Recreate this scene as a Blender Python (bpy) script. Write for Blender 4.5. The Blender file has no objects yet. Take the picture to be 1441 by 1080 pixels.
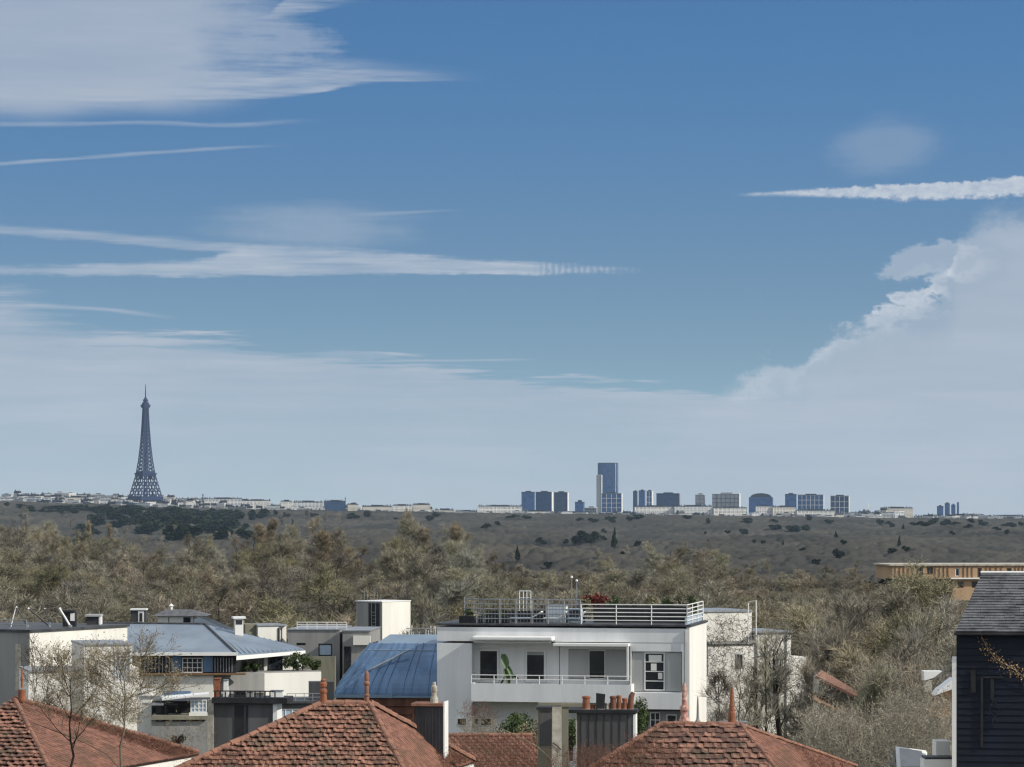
import bpy, math, random
import numpy as np
from mathutils import Vector, Matrix

# ------------------------------------------------------------------ camera, light, exposure
S = bpy.context.scene
COL = S.collection
F = 4130.0; CX = 720.5; HY = 722.0; CZ = 60.0      # focal length and horizon in photo pixels, camera height
cam_d = bpy.data.cameras.new("camera"); cam = bpy.data.objects.new("camera", cam_d); COL.objects.link(cam)
cam.location = (0, 0, CZ); cam.rotation_euler = (math.radians(90), 0, 0)
cam_d.sensor_fit = 'HORIZONTAL'; cam_d.sensor_width = 36.0; cam_d.lens = 36.0 * F / 1441.0
cam_d.shift_y = (HY - 540.0) / 1441.0
cam_d.clip_start = 1.0; cam_d.clip_end = 200000.0
S.camera = cam
SUN_EL = math.radians(33.0); SUN_AZ = math.radians(-20.0)      # azimuth counted from +X (photo's right) towards +Y (into the view)
sd = Vector((math.cos(SUN_EL) * math.cos(SUN_AZ), math.cos(SUN_EL) * math.sin(SUN_AZ), math.sin(SUN_EL)))
sl = bpy.data.lights.new("sun", 'SUN'); sl.energy = 4.3; sl.angle = math.radians(0.53); sl.color = (1.0, 0.93, 0.82)
so = bpy.data.objects.new("sun", sl); COL.objects.link(so); so.location = (300, -100, 300)
so.rotation_euler = sd.to_track_quat('Z', 'Y').to_euler()
S.view_settings.view_transform = 'Standard'; S.view_settings.look = 'None'
S.view_settings.exposure = 0.0; S.view_settings.gamma = 1.0; S.view_settings.use_curve_mapping = False
S.render.engine = 'CYCLES'
S.cycles.use_denoising = True
S.cycles.max_bounces = 5; S.cycles.diffuse_bounces = 2; S.cycles.glossy_bounces = 3; S.cycles.transparent_max_bounces = 8
S.cycles.volume_bounces = 0; S.cycles.caustics_reflective = False; S.cycles.caustics_refractive = False
S.cycles.filter_width = 1.3


class N:
    """Arithmetic on node sockets."""
    nt = None
    def __init__(s, v): s.v = v
    @staticmethod
    def m(op, *a, clamp=False):
        n = N.nt.nodes.new('ShaderNodeMath'); n.operation = op; n.use_clamp = clamp
        for i, x in enumerate(a):
            if isinstance(x, N): N.nt.links.new(x.v, n.inputs[i])
            else: n.inputs[i].default_value = x
        return N(n.outputs[0])
    def __add__(s, o): return N.m('ADD', s, o)
    __radd__ = __add__
    def __sub__(s, o): return N.m('SUBTRACT', s, o)
    def __rsub__(s, o): return N.m('SUBTRACT', o, s)
    def __mul__(s, o): return N.m('MULTIPLY', s, o)
    __rmul__ = __mul__
    def __truediv__(s, o): return N.m('DIVIDE', s, o)
    def pow(s, o): return N.m('POWER', s, o)
    def clamp(s): return N.m('ADD', s, 0.0, clamp=True)
    def abs(s): return N.m('ABSOLUTE', s)


def sstep(v, lo, hi, a=0.0, b=1.0):
    n = N.nt.nodes.new('ShaderNodeMapRange'); n.interpolation_type = 'SMOOTHSTEP'
    for k, x in zip((0, 1, 2, 3, 4), (v, lo, hi, a, b)):
        if isinstance(x, N): N.nt.links.new(x.v, n.inputs[k])
        else: n.inputs[k].default_value = x
    return N(n.outputs[0])


def comb(x, y, z=0.0):
    n = N.nt.nodes.new('ShaderNodeCombineXYZ')
    for k, q in enumerate((x, y, z)):
        if isinstance(q, N): N.nt.links.new(q.v, n.inputs[k])
        else: n.inputs[k].default_value = q
    return N(n.outputs[0])


def noise(vec, scale=1.0, detail=4.0, rough=0.55, dist=0.0):
    n = N.nt.nodes.new('ShaderNodeTexNoise'); n.inputs['Scale'].default_value = scale
    n.inputs['Detail'].default_value = detail; n.inputs['Roughness'].default_value = rough
    n.inputs['Distortion'].default_value = dist
    if vec is not None: N.nt.links.new(vec.v, n.inputs['Vector'])
    return N(n.outputs['Fac'])


def curve(pts, x, lo=-200.0, hi=1700.0, span=1080.0):
    n = N.nt.nodes.new('ShaderNodeFloatCurve'); c = n.mapping.curves[0]
    q = [((p[0] - lo) / (hi - lo), p[1] / span) for p in pts]
    c.points[0].location = q[0]; c.points[1].location = q[-1]
    for p in q[1:-1]: c.points.new(*p)
    n.mapping.extend = 'HORIZONTAL'; n.mapping.update()
    N.nt.links.new(((x - lo) / (hi - lo)).v, n.inputs['Value'])
    return N(n.outputs[0]) * span


def mixc(f, a, b):
    n = N.nt.nodes.new('ShaderNodeMix'); n.data_type = 'RGBA'; n.clamp_factor = True
    for k, q in ((0, f), (6, a), (7, b)):
        if isinstance(q, N): N.nt.links.new(q.v, n.inputs[k])
        elif k == 0: n.inputs[k].default_value = q
        else: n.inputs[k].default_value = (*q, 1.0)
    return N(n.outputs[2])


def lin(r, g, b):
    return tuple((c / 255 / 12.92) if c / 255 <= 0.04045 else ((c / 255 + 0.055) / 1.055) ** 2.4 for c in (r, g, b))


# ------------------------------------------------------------------ sky with clouds
W = bpy.data.worlds.new("World"); S.world = W; W.use_nodes = True
W.cycles.sampling_method = 'MANUAL'; W.cycles.sample_map_resolution = 256
nt = W.node_tree; nt.nodes.clear(); N.nt = nt
SKY_STRENGTH = 0.11; FILL_CLOUD = 0.62
out = nt.nodes.new('ShaderNodeOutputWorld'); bg = nt.nodes.new('ShaderNodeBackground')
bg.inputs['Strength'].default_value = SKY_STRENGTH
sky = nt.nodes.new('ShaderNodeTexSky'); sky.sky_type = 'NISHITA'; sky.sun_disc = False
sky.sun_elevation = SUN_EL; sky.sun_rotation = math.radians(90) - SUN_AZ
sky.altitude = 100; sky.air_density = 1.0; sky.dust_density = 0.3; sky.ozone_density = 3.5
tc = nt.nodes.new('ShaderNodeTexCoord'); sp = nt.nodes.new('ShaderNodeSeparateXYZ')
nt.links.new(tc.outputs['Generated'], sp.inputs[0])
dx, dy, dz = N(sp.outputs[0]), N(sp.outputs[1]), N(sp.outputs[2])
nt.links.new(comb(dx, dy, dz * 3.2 + 0.09).v, sky.inputs[0])        # clear deep-blue air: the sky pales only close to the horizon
hyp = N.m('SQRT', dx * dx + dy * dy)
# azimuth and elevation of the view direction, in units of 1/4130 radian
x = N.m('ARCTAN2', dx, dy) * F + CX
y = N.m('ARCTAN2', dz, hyp) * -F + HY
def nz(sx, sy, z, detail=5, rough=0.6, dist=0.0): return (noise(comb(x / sx, y / sy, z), 1.0, detail, rough, dist) - 0.5) * 5.5
st = nz(300.0, 24.0, 0.0, 4)             # long streaks
st2 = nz(110.0, 8.0, 3.0, 3)
puff = nz(85.0, 55.0, 7.0, 5, 0.6, 0.0)
soft = nz(330.0, 150.0, 11.0, 1, 0.5)
fine = nz(17.0, 11.0, 5.0, 3, 0.65)


def blob(cx, cy, rx, ry, w):
    b_ = sstep(((x - cx) / rx).abs().pow(2.0) + ((y - cy) / ry).abs().pow(2.0) + w, 2.2, -0.3)
    return b_ * b_ * 1.3


def band(top, bot, st_, a=4.0, b=4.0):
    """1 between two edge curves, with soft edges a and b."""
    return sstep(y - curve(top, x) + st_, -a, a) * sstep(curve(bot, x) - y + st_, -b, b)


A = []
# upper left veil
e = curve([(-200, 190), (0, 188), (60, 189), (150, 180), (270, 178), (330, 172), (420, 150), (500, 122), (600, 112), (1700, 100)], x)
c1 = sstep(e - y + st * 3, 0.0, 34.0) * sstep(x + st * 40 + puff * 25 + (y - 90.0) * 0.45, 420.0, 235.0)
A.append(c1 * (0.78 + soft * 0.06 + st * 0.03))
c1b = band([(-200, 128), (200, 118), (330, 108), (430, 98), (520, 100), (660, 110), (1700, 110)],
           [(-200, 150), (200, 150), (350, 145), (430, 139), (500, 124), (600, 119), (680, 119), (1700, 119)], st2 * 1.5, 16, 2.5) * sstep(x, 700.0, 470.0)
A.append(c1b * (0.62 + st2 * 0.25))
A.append(sstep(blob(400.0, 72.0, 120.0, 46.0, 0.0) + puff * 0.20 + st2 * 0.16 + fine * 0.06 - 0.2, 0.35, 1.0) * 0.5)
c1d = band([(-200, 60), (370, 34), (410, 6), (440, 4), (530, 12), (1700, 13)], [(-200, 60), (370, 34), (430, 27), (500, 15), (530, 13), (1700, 13)], st2 * 2.5, 4, 3) * sstep(x, 530.0, 430.0)
A.append(c1d * (0.42 + st2 * 0.3))
for pts, w, f0, f1, k in (([(-200, 250), (0, 241), (120, 230), (260, 218), (400, 209), (1700, 205)], 4.0, 430, 280, 0.42),
                          ([(-200, 190), (100, 184), (200, 180), (330, 182), (420, 176), (1700, 176)], 5.0, 460, 330, 0.35),
                          ([(-200, 438), (80, 436), (150, 439), (200, 444), (260, 451), (1700, 451)], 4.5, 262, 180, 0.50),
                          ([(-200, 512), (500, 509), (600, 508), (760, 507), (1700, 507)], 2.6, 770, 690, 0.55)):
    A.append(sstep((y - curve(pts, x) + st2 * 1.0).abs(), w, 0.2) * sstep(x, f0, f1) * (k + st2 * 0.15))
A.append(sstep((y - curve([(-200, 302), (520, 303), (560, 302), (640, 298), (1700, 298)], x) + st2).abs(), 3.5, 0.2) * sstep(x, 660.0, 580.0) * sstep(x, 470.0, 560.0) * 0.32)
# forked contrail over the tower
lens = band([(-200, 377), (0, 381), (200, 374), (300, 366), (322, 356), (350, 350), (450, 352), (560, 358), (660, 367), (760, 373), (860, 378), (912, 381), (1700, 381)],
            [(-200, 400), (0, 392), (200, 392), (400, 389), (560, 387), (700, 386), (800, 386), (870, 384), (912, 382), (1700, 382)], st2 * 2.2 + fine * 1.2, 5, 3)
ribs = sstep(N.m('SINE', x * 0.70 + fine * 1.2) + fine * 0.35, -0.6, 0.9, 0.45, 1.0)
rib = sstep(x, 745.0, 775.0)
A.append(lens * sstep(x, 915.0, 850.0) * (1.0 - rib + rib * ribs) * (0.55 + st * 0.20 + st2 * 0.12) * sstep(x, -200.0, 450.0, 0.70, 1.2))
up = band([(-200, 312), (0, 325), (150, 333), (300, 343), (380, 350), (1700, 349)], [(-200, 322), (0, 336), (150, 345), (300, 358), (350, 362), (1700, 362)], st2 * 2.2, 4, 3)
A.append(up * sstep(x, 420.0, 330.0) * (0.50 + st2 * 0.15))
A.append(blob(450.0, 324.0, 150.0, 34.0, soft * 0.5 + puff * 0.25 + st * 0.4) * 0.32)
A.append(blob(1238.0, 212.0, 70.0, 38.0, soft * 0.5 + puff * 0.35 + st * 0.3) * 0.22)
# low haze bank
e4 = curve([(-200, 380), (0, 394), (60, 425), (130, 456), (260, 472), (400, 484), (520, 498), (700, 527), (850, 540), (1000, 553), (1150, 562), (1300, 552), (1700, 540)], x)
sc = sstep(x, 1150.0, 800.0, 0.45, 1.0)
c4 = sstep(y - e4 + (st * 22 + st2 * 8) * sc, -4.0, 14.0 + sstep(x, 240.0, 0.0) * 60.0)
A.append(c4 * (0.74 + st * 0.12 + soft * 0.08 + sstep(y - e4, 70.0, 0.0) * sstep(st2 + st, 0.0, 0.8) * 0.16) + sstep(y, 600.0, 700.0) * 0.1)
gap = band([(-200, 489), (200, 490), (290, 486), (400, 491), (520, 497), (640, 512), (1700, 512)], [(-200, 490), (200, 491), (300, 497), (400, 503), (520, 508), (640, 513), (1700, 513)], st2 * 3, 3, 3)
# right bank
e5 = curve([(-200, 700), (900, 640), (1000, 563), (1048, 520), (1075, 512), (1130, 506), (1139, 486), (1165, 470), (1215, 440), (1285, 424), (1310, 410), (1328, 398), (1345, 330), (1400, 285), (1450, 262), (1700, 240)], x)
d5 = y - e5 + puff * 24 + fine * 5
c5 = sstep(d5, -3.0, 8.0 + sstep(soft + puff * 0.3, 0.0, 0.7) * 26.0 + sstep(y, 420.0, 300.0) * 45.0)
right_ = sstep(x, 1020.0, 1050.0)
A.append(c5 * (0.60 + sstep(d5, 0.0, 130.0) * 0.24 + soft * 0.06 + puff * 0.05 * sstep(d5, 150.0, 20.0)))
q5 = ((x - 1322.0) / 74.0).abs().pow(2.0) + ((y - 378.0 + (x - 1300.0) * 0.10) / 30.0).abs().pow(2.0) + puff * 0.75 + fine * 0.22
c5b = sstep(q5, 1.15, 0.55)
c5b = c5b * sstep(x, 1440.0, 1340.0)
A.append(c5b * 0.62)
lump = sstep(puff * 0.9 + fine * 0.35 + sstep(x, 1250.0, 1080.0) * 0.3, -0.75, 0.55)
cap = right_ * (c5 * sstep(d5 + puff * 16, 52.0, 0.0) * sstep(y, 320.0, 400.0) * lump).clamp()
A.append(cap * 0.75)       # sunlit tops of the right bank
# upper right contrail
c6 = band([(-200, 277), (1030, 276.5), (1100, 273.5), (1180, 269), (1300, 265), (1441, 258), (1700, 252)],
          [(-200, 277), (1030, 277.5), (1100, 278.5), (1180, 282), (1300, 287), (1441, 283), (1700, 285)], (fine * 3.2 + st2 * 1.5) * sstep(x, 1080.0, 1250.0, 0.12, 1.0), 2.5, 4)
A.append(c6 * sstep(x, 1030.0, 1060.0) * (0.80 + fine * 0.2))
one = None
for a in A:
    t = 1.0 - a.clamp()
    one = t if one is None else one * t
alpha = (1.0 - one) * sstep(gap * c4, 0.0, 1.0, 1.0, 0.45)
below = sstep(y, 722.0, 760.0)
bright = (c6 * 0.55 + cap * 0.85 + lens * 0.22 + c5b * sstep(q5 + puff * 0.3, 0.2, 0.9) * 0.35 + c1 * -0.06 + st * 0.06 + soft * 0.05 + 0.06).clamp()
K = 1.0 / SKY_STRENGTH
ccol = mixc(bright, tuple(c * K for c in lin(176, 187, 202)), tuple(c * K for c in lin(222, 226, 232)))
skyc = N(sky.outputs[0])
tint = nt.nodes.new('ShaderNodeMix'); tint.data_type = 'RGBA'; tint.blend_type = 'MULTIPLY'; tint.inputs[0].default_value = 1.0
nt.links.new(skyc.v, tint.inputs[6]); nt.links.new(mixc(sstep(y, 0.0, 560.0), (0.93, 1.38, 1.48), (1.30, 1.22, 0.97)).v, tint.inputs[7])
SKYTINT = tint
vis = mixc(alpha * 0.92, N(tint.outputs[2]), ccol)
# unseen broken cloud added overhead and behind the viewer to brighten shaded walls
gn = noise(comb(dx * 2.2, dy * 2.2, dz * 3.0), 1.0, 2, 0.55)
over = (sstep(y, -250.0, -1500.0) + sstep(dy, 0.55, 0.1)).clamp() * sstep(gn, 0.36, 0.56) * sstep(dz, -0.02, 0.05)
fin = mixc(over * FILL_CLOUD, vis, tuple(c * K * 1.35 for c in lin(240, 241, 240)))
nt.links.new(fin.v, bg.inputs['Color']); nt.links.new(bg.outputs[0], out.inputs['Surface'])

# ------------------------------------------------------------------ helpers
def at(px, py, Y):
    return Vector(((px - CX) / F * Y, Y, CZ - (py - HY) / F * Y))


def tag(o, label=None, cat=None, group=None, kind=None):
    if label and len(label.replace('-', ' ').split()) > 20: print('LONG', label)
    if label: o['label'] = label
    if cat: o['category'] = cat
    if group: o['group'] = group
    if kind: o['kind'] = kind
    return o


MATS = {}
def mat(name, col, rough=0.8, var=0.12, scale=1.0, metal=0.0, bump=0.0, col2=None, spec=0.3, streak=False, rnd=0.0, bscale=None, detail=5.0, trans=0.0):
    """A surface with mottled colour (object coordinates), optional dirt colour and relief."""
    if name in MATS: return MATS[name]
    m = bpy.data.materials.new(name); m.use_nodes = True; MATS[name] = m
    N.nt = m.node_tree; nt = m.node_tree
    b = nt.nodes['Principled BSDF']
    tc = nt.nodes.new('ShaderNodeTexCoord'); v = N(tc.outputs['Object'])
    if streak:
        mp = nt.nodes.new('ShaderNodeMapping'); mp.inputs['Scale'].default_value = (1, 1, 0.12)
        nt.links.new(v.v, mp.inputs[0]); v = N(mp.outputs[0])
    n1 = noise(v, scale, detail, 0.6)
    f = sstep(n1, 0.28, 0.72)
    c2 = col2 or tuple(c * (1 - 2.2 * var) for c in col)
    c = mixc(f, c2, col)
    if rnd:
        oi = nt.nodes.new('ShaderNodeObjectInfo'); r = N(oi.outputs['Random'])
        hs = nt.nodes.new('ShaderNodeHueSaturation')
        nt.links.new((r * rnd + (1.0 - rnd / 2)).v, hs.inputs['Value'])
        nt.links.new((N.m('FRACT', r * 7.31) * (0.04 * min(rnd, 1)) + (0.5 - 0.02 * min(rnd, 1))).v, hs.inputs['Hue'])
        nt.links.new((N.m('FRACT', r * 3.77) * (0.8 * min(rnd, 1)) + (1.0 - 0.4 * min(rnd, 1))).v, hs.inputs['Saturation'])
        nt.links.new(c.v, hs.inputs['Color']); c = N(hs.outputs[0])
    nt.links.new(c.v, b.inputs['Base Color'])
    nt.links.new((n1 * 0.25 + (rough - 0.125)).v, b.inputs['Roughness'])
    b.inputs['Metallic'].default_value = metal; b.inputs['Specular IOR Level'].default_value = spec
    if trans: b.inputs['Transmission Weight'].default_value = trans
    if bump:
        bp = nt.nodes.new('ShaderNodeBump'); bp.inputs['Strength'].default_value = bump
        bp.inputs['Distance'].default_value = 0.03
        nb = noise(v, bscale or scale * 6, 5, 0.6)
        nt.links.new(nb.v, bp.inputs['Height']); nt.links.new(bp.outputs[0], b.inputs['Normal'])
    return m


def npmesh(name, V, faces, m, parent=None, smooth=False):
    """V (n,3); faces: list of int arrays (k,3) or (k,4)."""
    me = bpy.data.meshes.new(name)
    V = np.asarray(V, np.float32); me.vertices.add(len(V)); me.vertices.foreach_set('co', V.ravel())
    faces = [np.asarray(f, np.int32) for f in faces if len(f)]
    li = np.concatenate([f.ravel() for f in faces]); cnt = np.concatenate([np.full(len(f), f.shape[1], np.int32) for f in faces])
    me.loops.add(len(li)); me.loops.foreach_set('vertex_index', li)
    me.polygons.add(len(cnt)); me.polygons.foreach_set('loop_start', np.concatenate([[0], np.cumsum(cnt)[:-1]]).astype(np.int32))
    if smooth: me.polygons.foreach_set('use_smooth', np.ones(len(cnt), bool))
    me.update(calc_edges=True)
    for mm in (m if isinstance(m, (list, tuple)) else [m]): me.materials.append(mm)
    o = bpy.data.objects.new(name, me); COL.objects.link(o)
    if parent: o.parent = parent
    return o


def empty(name, loc, rz=0.0):
    o = bpy.data.objects.new(name, None); COL.objects.link(o)
    o.location = loc; o.rotation_euler = (0, 0, rz); return o


class MB:
    """Collects solids in local coordinates and links them as one mesh."""
    def __init__(s): s.v = []; s.f = []
    def add(s, vs, fs):
        n = len(s.v); s.v += [tuple(p) for p in vs]; s.f += [tuple(i + n for i in f) for f in fs]; return s
    def box(s, x0, x1, y0, y1, z0, z1):
        vs = [(x, y, z) for z in (z0, z1) for y in (y0, y1) for x in (x0, x1)]
        return s.add(vs, [(0, 2, 3, 1), (4, 5, 7, 6), (0, 1, 5, 4), (2, 6, 7, 3), (0, 4, 6, 2), (1, 3, 7, 5)])
    def hexa(s, p):
        """8 points: bottom ring then top ring."""
        return s.add(p, [(0, 3, 2, 1), (4, 5, 6, 7), (0, 1, 5, 4), (1, 2, 6, 5), (2, 3, 7, 6), (3, 0, 4, 7)])
    def prism(s, pts, d):
        """Extrude a closed polygon (3D points) along vector d."""
        n = len(pts); a = [Vector(p) for p in pts]; b = [p + Vector(d) for p in a]
        return s.add(a + b, [tuple(range(n))[::-1], tuple(range(n, 2 * n))] + [(i, (i + 1) % n, (i + 1) % n + n, i + n) for i in range(n)])
    def tube(s, pts, r, n=6, caps=True):
        pts = [Vector(p) for p in pts]; rs = r if isinstance(r, (list, tuple)) else [r] * len(pts)
        base = len(s.v); t = (pts[-1] - pts[0])
        ref = Vector((0, 0, 1)) if abs(t.normalized().z) < 0.9 else Vector((1, 0, 0))
        for i, p in enumerate(pts):
            d = (pts[min(i + 1, len(pts) - 1)] - pts[max(i - 1, 0)]).normalized()
            u = d.cross(ref).normalized(); w = d.cross(u)
            for k in range(n):
                a = 2 * math.pi * (k + 0.5) / n
                s.v.append(tuple(p + (u * math.cos(a) + w * math.sin(a)) * rs[i]))
        for i in range(len(pts) - 1):
            for k in range(n):
                s.f.append((base + i * n + k, base + i * n + (k + 1) % n, base + (i + 1) * n + (k + 1) % n, base + (i + 1) * n + k))
        if caps:
            s.f.append(tuple(base + k for k in range(n))[::-1]); s.f.append(tuple(base + (len(pts) - 1) * n + k for k in range(n)))
        return s
    def lathe(s, c, prof, n=14):
        """prof: [(r, z)...] around the vertical axis through c."""
        base = len(s.v)
        for r, z in prof:
            for k in range(n):
                a = 2 * math.pi * k / n; s.v.append((c[0] + r * math.cos(a), c[1] + r * math.sin(a), c[2] + z))
        for i in range(len(prof) - 1):
            for k in range(n):
                s.f.append((base + i * n + k, base + i * n + (k + 1) % n, base + (i + 1) * n + (k + 1) % n, base + (i + 1) * n + k))
        s.f.append(tuple(base + k for k in range(n))[::-1]); s.f.append(tuple(base + (len(prof) - 1) * n + k for k in range(n)))
        return s
    def build(s, name, m, parent=None, bevel=0.0, smooth=False):
        me = bpy.data.meshes.new(name); me.from_pydata(s.v, [], s.f); me.update()
        if m: me.materials.append(m)
        if smooth:
            for p in me.polygons: p.use_smooth = True
        o = bpy.data.objects.new(name, me); COL.objects.link(o)
        if parent: o.parent = parent
        if bevel:
            b = o.modifiers.new('bevel', 'BEVEL'); b.width = bevel; b.segments = 2; b.limit_method = 'ANGLE'
        return o


def thing(name, loc, label, cat, group=None, rz=0.0):
    return tag(empty(name, loc, rz), label, cat, group)


class Fr:
    """A local frame on an Empty: pixel rays met with its planes, so a facade is drawn where it stands."""
    def __init__(s, px, py, Y, rz_deg=0.0):
        s.o = at(px, py, Y); s.rz = math.radians(rz_deg); s.M = Matrix.Rotation(-s.rz, 3, 'Z')
        s.c = s.M @ (Vector((0, 0, CZ)) - s.o)
    def ray(s, px, py): return s.M @ Vector(((px - CX) / F, 1.0, -(py - HY) / F))
    def p(s, px, py, v=0.0):
        d = s.ray(px, py); t = (v - s.c.y) / d.y; return s.c + d * t
    def side(s, px, py, u):
        d = s.ray(px, py); t = (u - s.c.x) / d.x; return s.c + d * t
    def floor(s, px, py, w):
        d = s.ray(px, py); t = (w - s.c.z) / d.z; return s.c + d * t
    def rect(s, mb, x0, y0, x1, y1, v0, v1):
        """Box whose front face (local y = v0) covers the pixel rectangle, reaching back to v1."""
        a = s.p(x0, y0, v0); b = s.p(x1, y1, v0)
        mb.box(min(a.x, b.x), max(a.x, b.x), min(v0, v1), max(v0, v1), min(a.z, b.z), max(a.z, b.z)); return mb

# ------------------------------------------------------------------ ground
def ground_drop(Y):      # metres below the camera, no hill
    return np.interp(Y, [0, 60, 120, 220, 320, 950, 1350, 2200, 3500, 5000, 6200, 7000, 9000, 12000],
                     [-19, -19, -19.5, -21, -24, -25, -50, -55, -50, -44, -31, -24, -22, -40])
def city_line(px):       # where the foot of the city shows, in photo rows
    return np.interp(px, [-400, 0, 130, 300, 480, 700, 900, 1200, 1441, 1900], [714, 714, 718, 724, 727, 730, 732, 736, 738, 742])
def ground_z(X, Y):
    X = np.asarray(X, float); Y = np.asarray(Y, float)
    px = CX + F * X / np.maximum(Y, 50.0)
    z = ground_drop(Y)
    hill = (HY - city_line(px)) / F * 6700.0
    w = np.clip((Y - 4200) / 2200.0, 0, 1); w = w * w * (3 - 2 * w)
    z = z * (1 - w) + np.where(Y < 9500, hill, hill - (Y - 9500) * 0.02) * w
    z = np.where(Y > 9500, np.maximum(z, -140), z) - np.maximum(Y - 7000, 0) ** 2 / 12.74e6
    return CZ + z

def grid_faces(nr, nc):
    i = (np.arange(nr - 1)[:, None] * nc + np.arange(nc - 1)[None, :]).ravel()
    return np.stack([i, i + 1, i + nc + 1, i + nc], 1)

Ys = np.concatenate([[-300, -50], np.linspace(20, 320, 26), np.geomspace(340, 9500, 90), np.geomspace(10000, 120000, 24)])
U = np.linspace(-1, 1, 161); U = np.sign(U) * np.abs(U) ** 1.4
XX = []; 
for Yv in Ys: XX.append(U * (400 + abs(Yv) * 0.6))
XX = np.array(XX); YY = np.repeat(Ys[:, None], 161, 1)
ZZ = ground_z(XX, YY)
m_ground = mat('ground_soil', (0.085, 0.075, 0.045), 0.95, 0.3, 0.02, col2=(0.05, 0.055, 0.03))
g = npmesh('ground', np.stack([XX, YY, ZZ], 2).reshape(-1, 3), [grid_faces(len(Ys), 161)], m_ground, smooth=True)
tag(g, 'dull olive ground reaching out under the wood and the city', None, None, 'structure')

# ------------------------------------------------------------------ far woodland canopy
rs = np.random.default_rng(5)
def worley(X, Yv, size, seed):
    """Height of a field of domes, one per jittered cell."""
    i = np.floor(X / size).astype(int); j = np.floor(Yv / size).astype(int); best = np.full(X.shape, 9.0); hh = np.zeros(X.shape)
    def h(a, b, k):
        v = np.sin(a * 127.1 + b * 311.7 + k * 74.7 + seed) * 43758.5453; return v - np.floor(v)
    for a in (-1, 0, 1):
        for b in (-1, 0, 1):
            ci, cj = i + a, j + b
            d = np.hypot(X / size - ci - h(ci, cj, 1), Yv / size - cj - h(ci, cj, 2)); k = d < best
            best = np.where(k, d, best); hh = np.where(k, h(ci, cj, 3), hh)
    return np.sqrt(np.clip(1 - (best / 0.85) ** 2, 0, 1)) * (0.6 + 0.6 * hh)
fy = np.concatenate([np.geomspace(1150, 6700, 620)])
pxs = np.linspace(-260, 1700, 760)
FX = (pxs[None, :] - CX) / F * fy[:, None]; FY = np.repeat(fy[:, None], len(pxs), 1)
roll = 15 * np.sin(FX / 95 + 1.6 * np.sin(FY / 310)) * np.sin(FY / 170 + 0.8 + FX / 400) + 6 * np.sin(FX / 47 + FY / 130) * np.sin(FY / 210)
FZ = ground_z(FX, FY) + 5 + np.clip(roll, -14, 22) * np.clip((6300 - FY) / 2500, 0, 1) * np.clip((FY - 1500) / 900, 0, 1) + 5.0 * worley(FX, FY, 11.0, 3) + 3.0 * worley(FX, FY, 34.0, 9)
FZ += rs.normal(0, 0.2, FZ.shape)
m_wood = mat('far_wood_bare_twigs', (0.087, 0.080, 0.068), 0.95, 0.25, 0.007, col2=(0.042, 0.042, 0.039), detail=10.0, spec=0.0)
w = npmesh('far_woodland', np.stack([FX, FY, FZ], 2).reshape(-1, 3), [grid_faces(len(fy), len(pxs))], m_wood, smooth=True)
tag(w, 'grey brown bare woodland rolling out to the city as one mass', 'woodland', None, 'stuff')

# ------------------------------------------------------------------ trees
def norm(a): return a / np.maximum(np.linalg.norm(a, axis=-1, keepdims=True), 1e-9)

def tubes(P, R, sides):
    """P (n,k,3) polylines, R (n,k) radii -> verts, quads."""
    n, k, _ = P.shape
    D = norm(np.gradient(P, axis=1)); ref = np.where(np.abs(D[..., 2:3]) > 0.9, np.array([1.0, 0, 0]), np.array([0, 0, 1.0]))
    Uv = norm(np.cross(D, ref)); Wv = np.cross(D, Uv)
    a = 2 * np.pi * np.arange(sides) / sides
    V = P[:, :, None, :] + R[:, :, None, None] * (Uv[:, :, None, :] * np.cos(a)[None, None, :, None] + Wv[:, :, None, :] * np.sin(a)[None, None, :, None])
    b = (np.arange(n)[:, None, None] * k + np.arange(k - 1)[None, :, None]) * sides
    s0 = np.arange(sides)[None, None, :]; s1 = (s0 + 1) % sides
    Q = np.stack([b + s0, b + s1, b + sides + s1, b + sides + s0], -1).reshape(-1, 4)
    return V.reshape(-1, 3), Q

def spawn(r, P, R, per, t0, t1, ang, length, up, k=4, wob=0.10, decay=0.5):
    """Children of polylines P: start along the parent between t0 and t1, leave at about ang, bend by up."""
    n, kk, _ = P.shape
    idx = np.repeat(np.arange(n), per); t = r.uniform(t0, t1, len(idx)) * (kk - 1)
    i0 = np.clip(t.astype(int), 0, kk - 2); f = (t - i0)[:, None]
    A = P[idx, i0] * (1 - f) + P[idx, i0 + 1] * f; D = norm(P[idx, i0 + 1] - P[idx, i0])
    rad = (R[idx, i0] * (1 - f[:, 0]) + R[idx, i0 + 1] * f[:, 0])
    rv = norm(r.normal(size=A.shape)); side = norm(rv - (rv * D).sum(-1, keepdims=True) * D)
    a = np.radians(r.normal(ang, ang * 0.22, len(idx)))[:, None]
    d = norm(D * np.cos(a) + side * np.sin(a))
    L = length * r.uniform(0.6, 1.15, len(idx)) * (1.0 - 0.45 * t / (kk - 1))
    out = [A]; cur = A
    for q in range(1, k):
        d = norm(d + np.array([0, 0, up]) * (1.0 / k) + r.normal(0, wob, d.shape)); cur = cur + d * (L / (k - 1))[:, None]; out.append(cur)
    Pn = np.stack(out, 1); R0 = rad * decay
    Rn = R0[:, None] * np.linspace(1, 0.35, k)[None, :]
    return Pn, Rn

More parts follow.
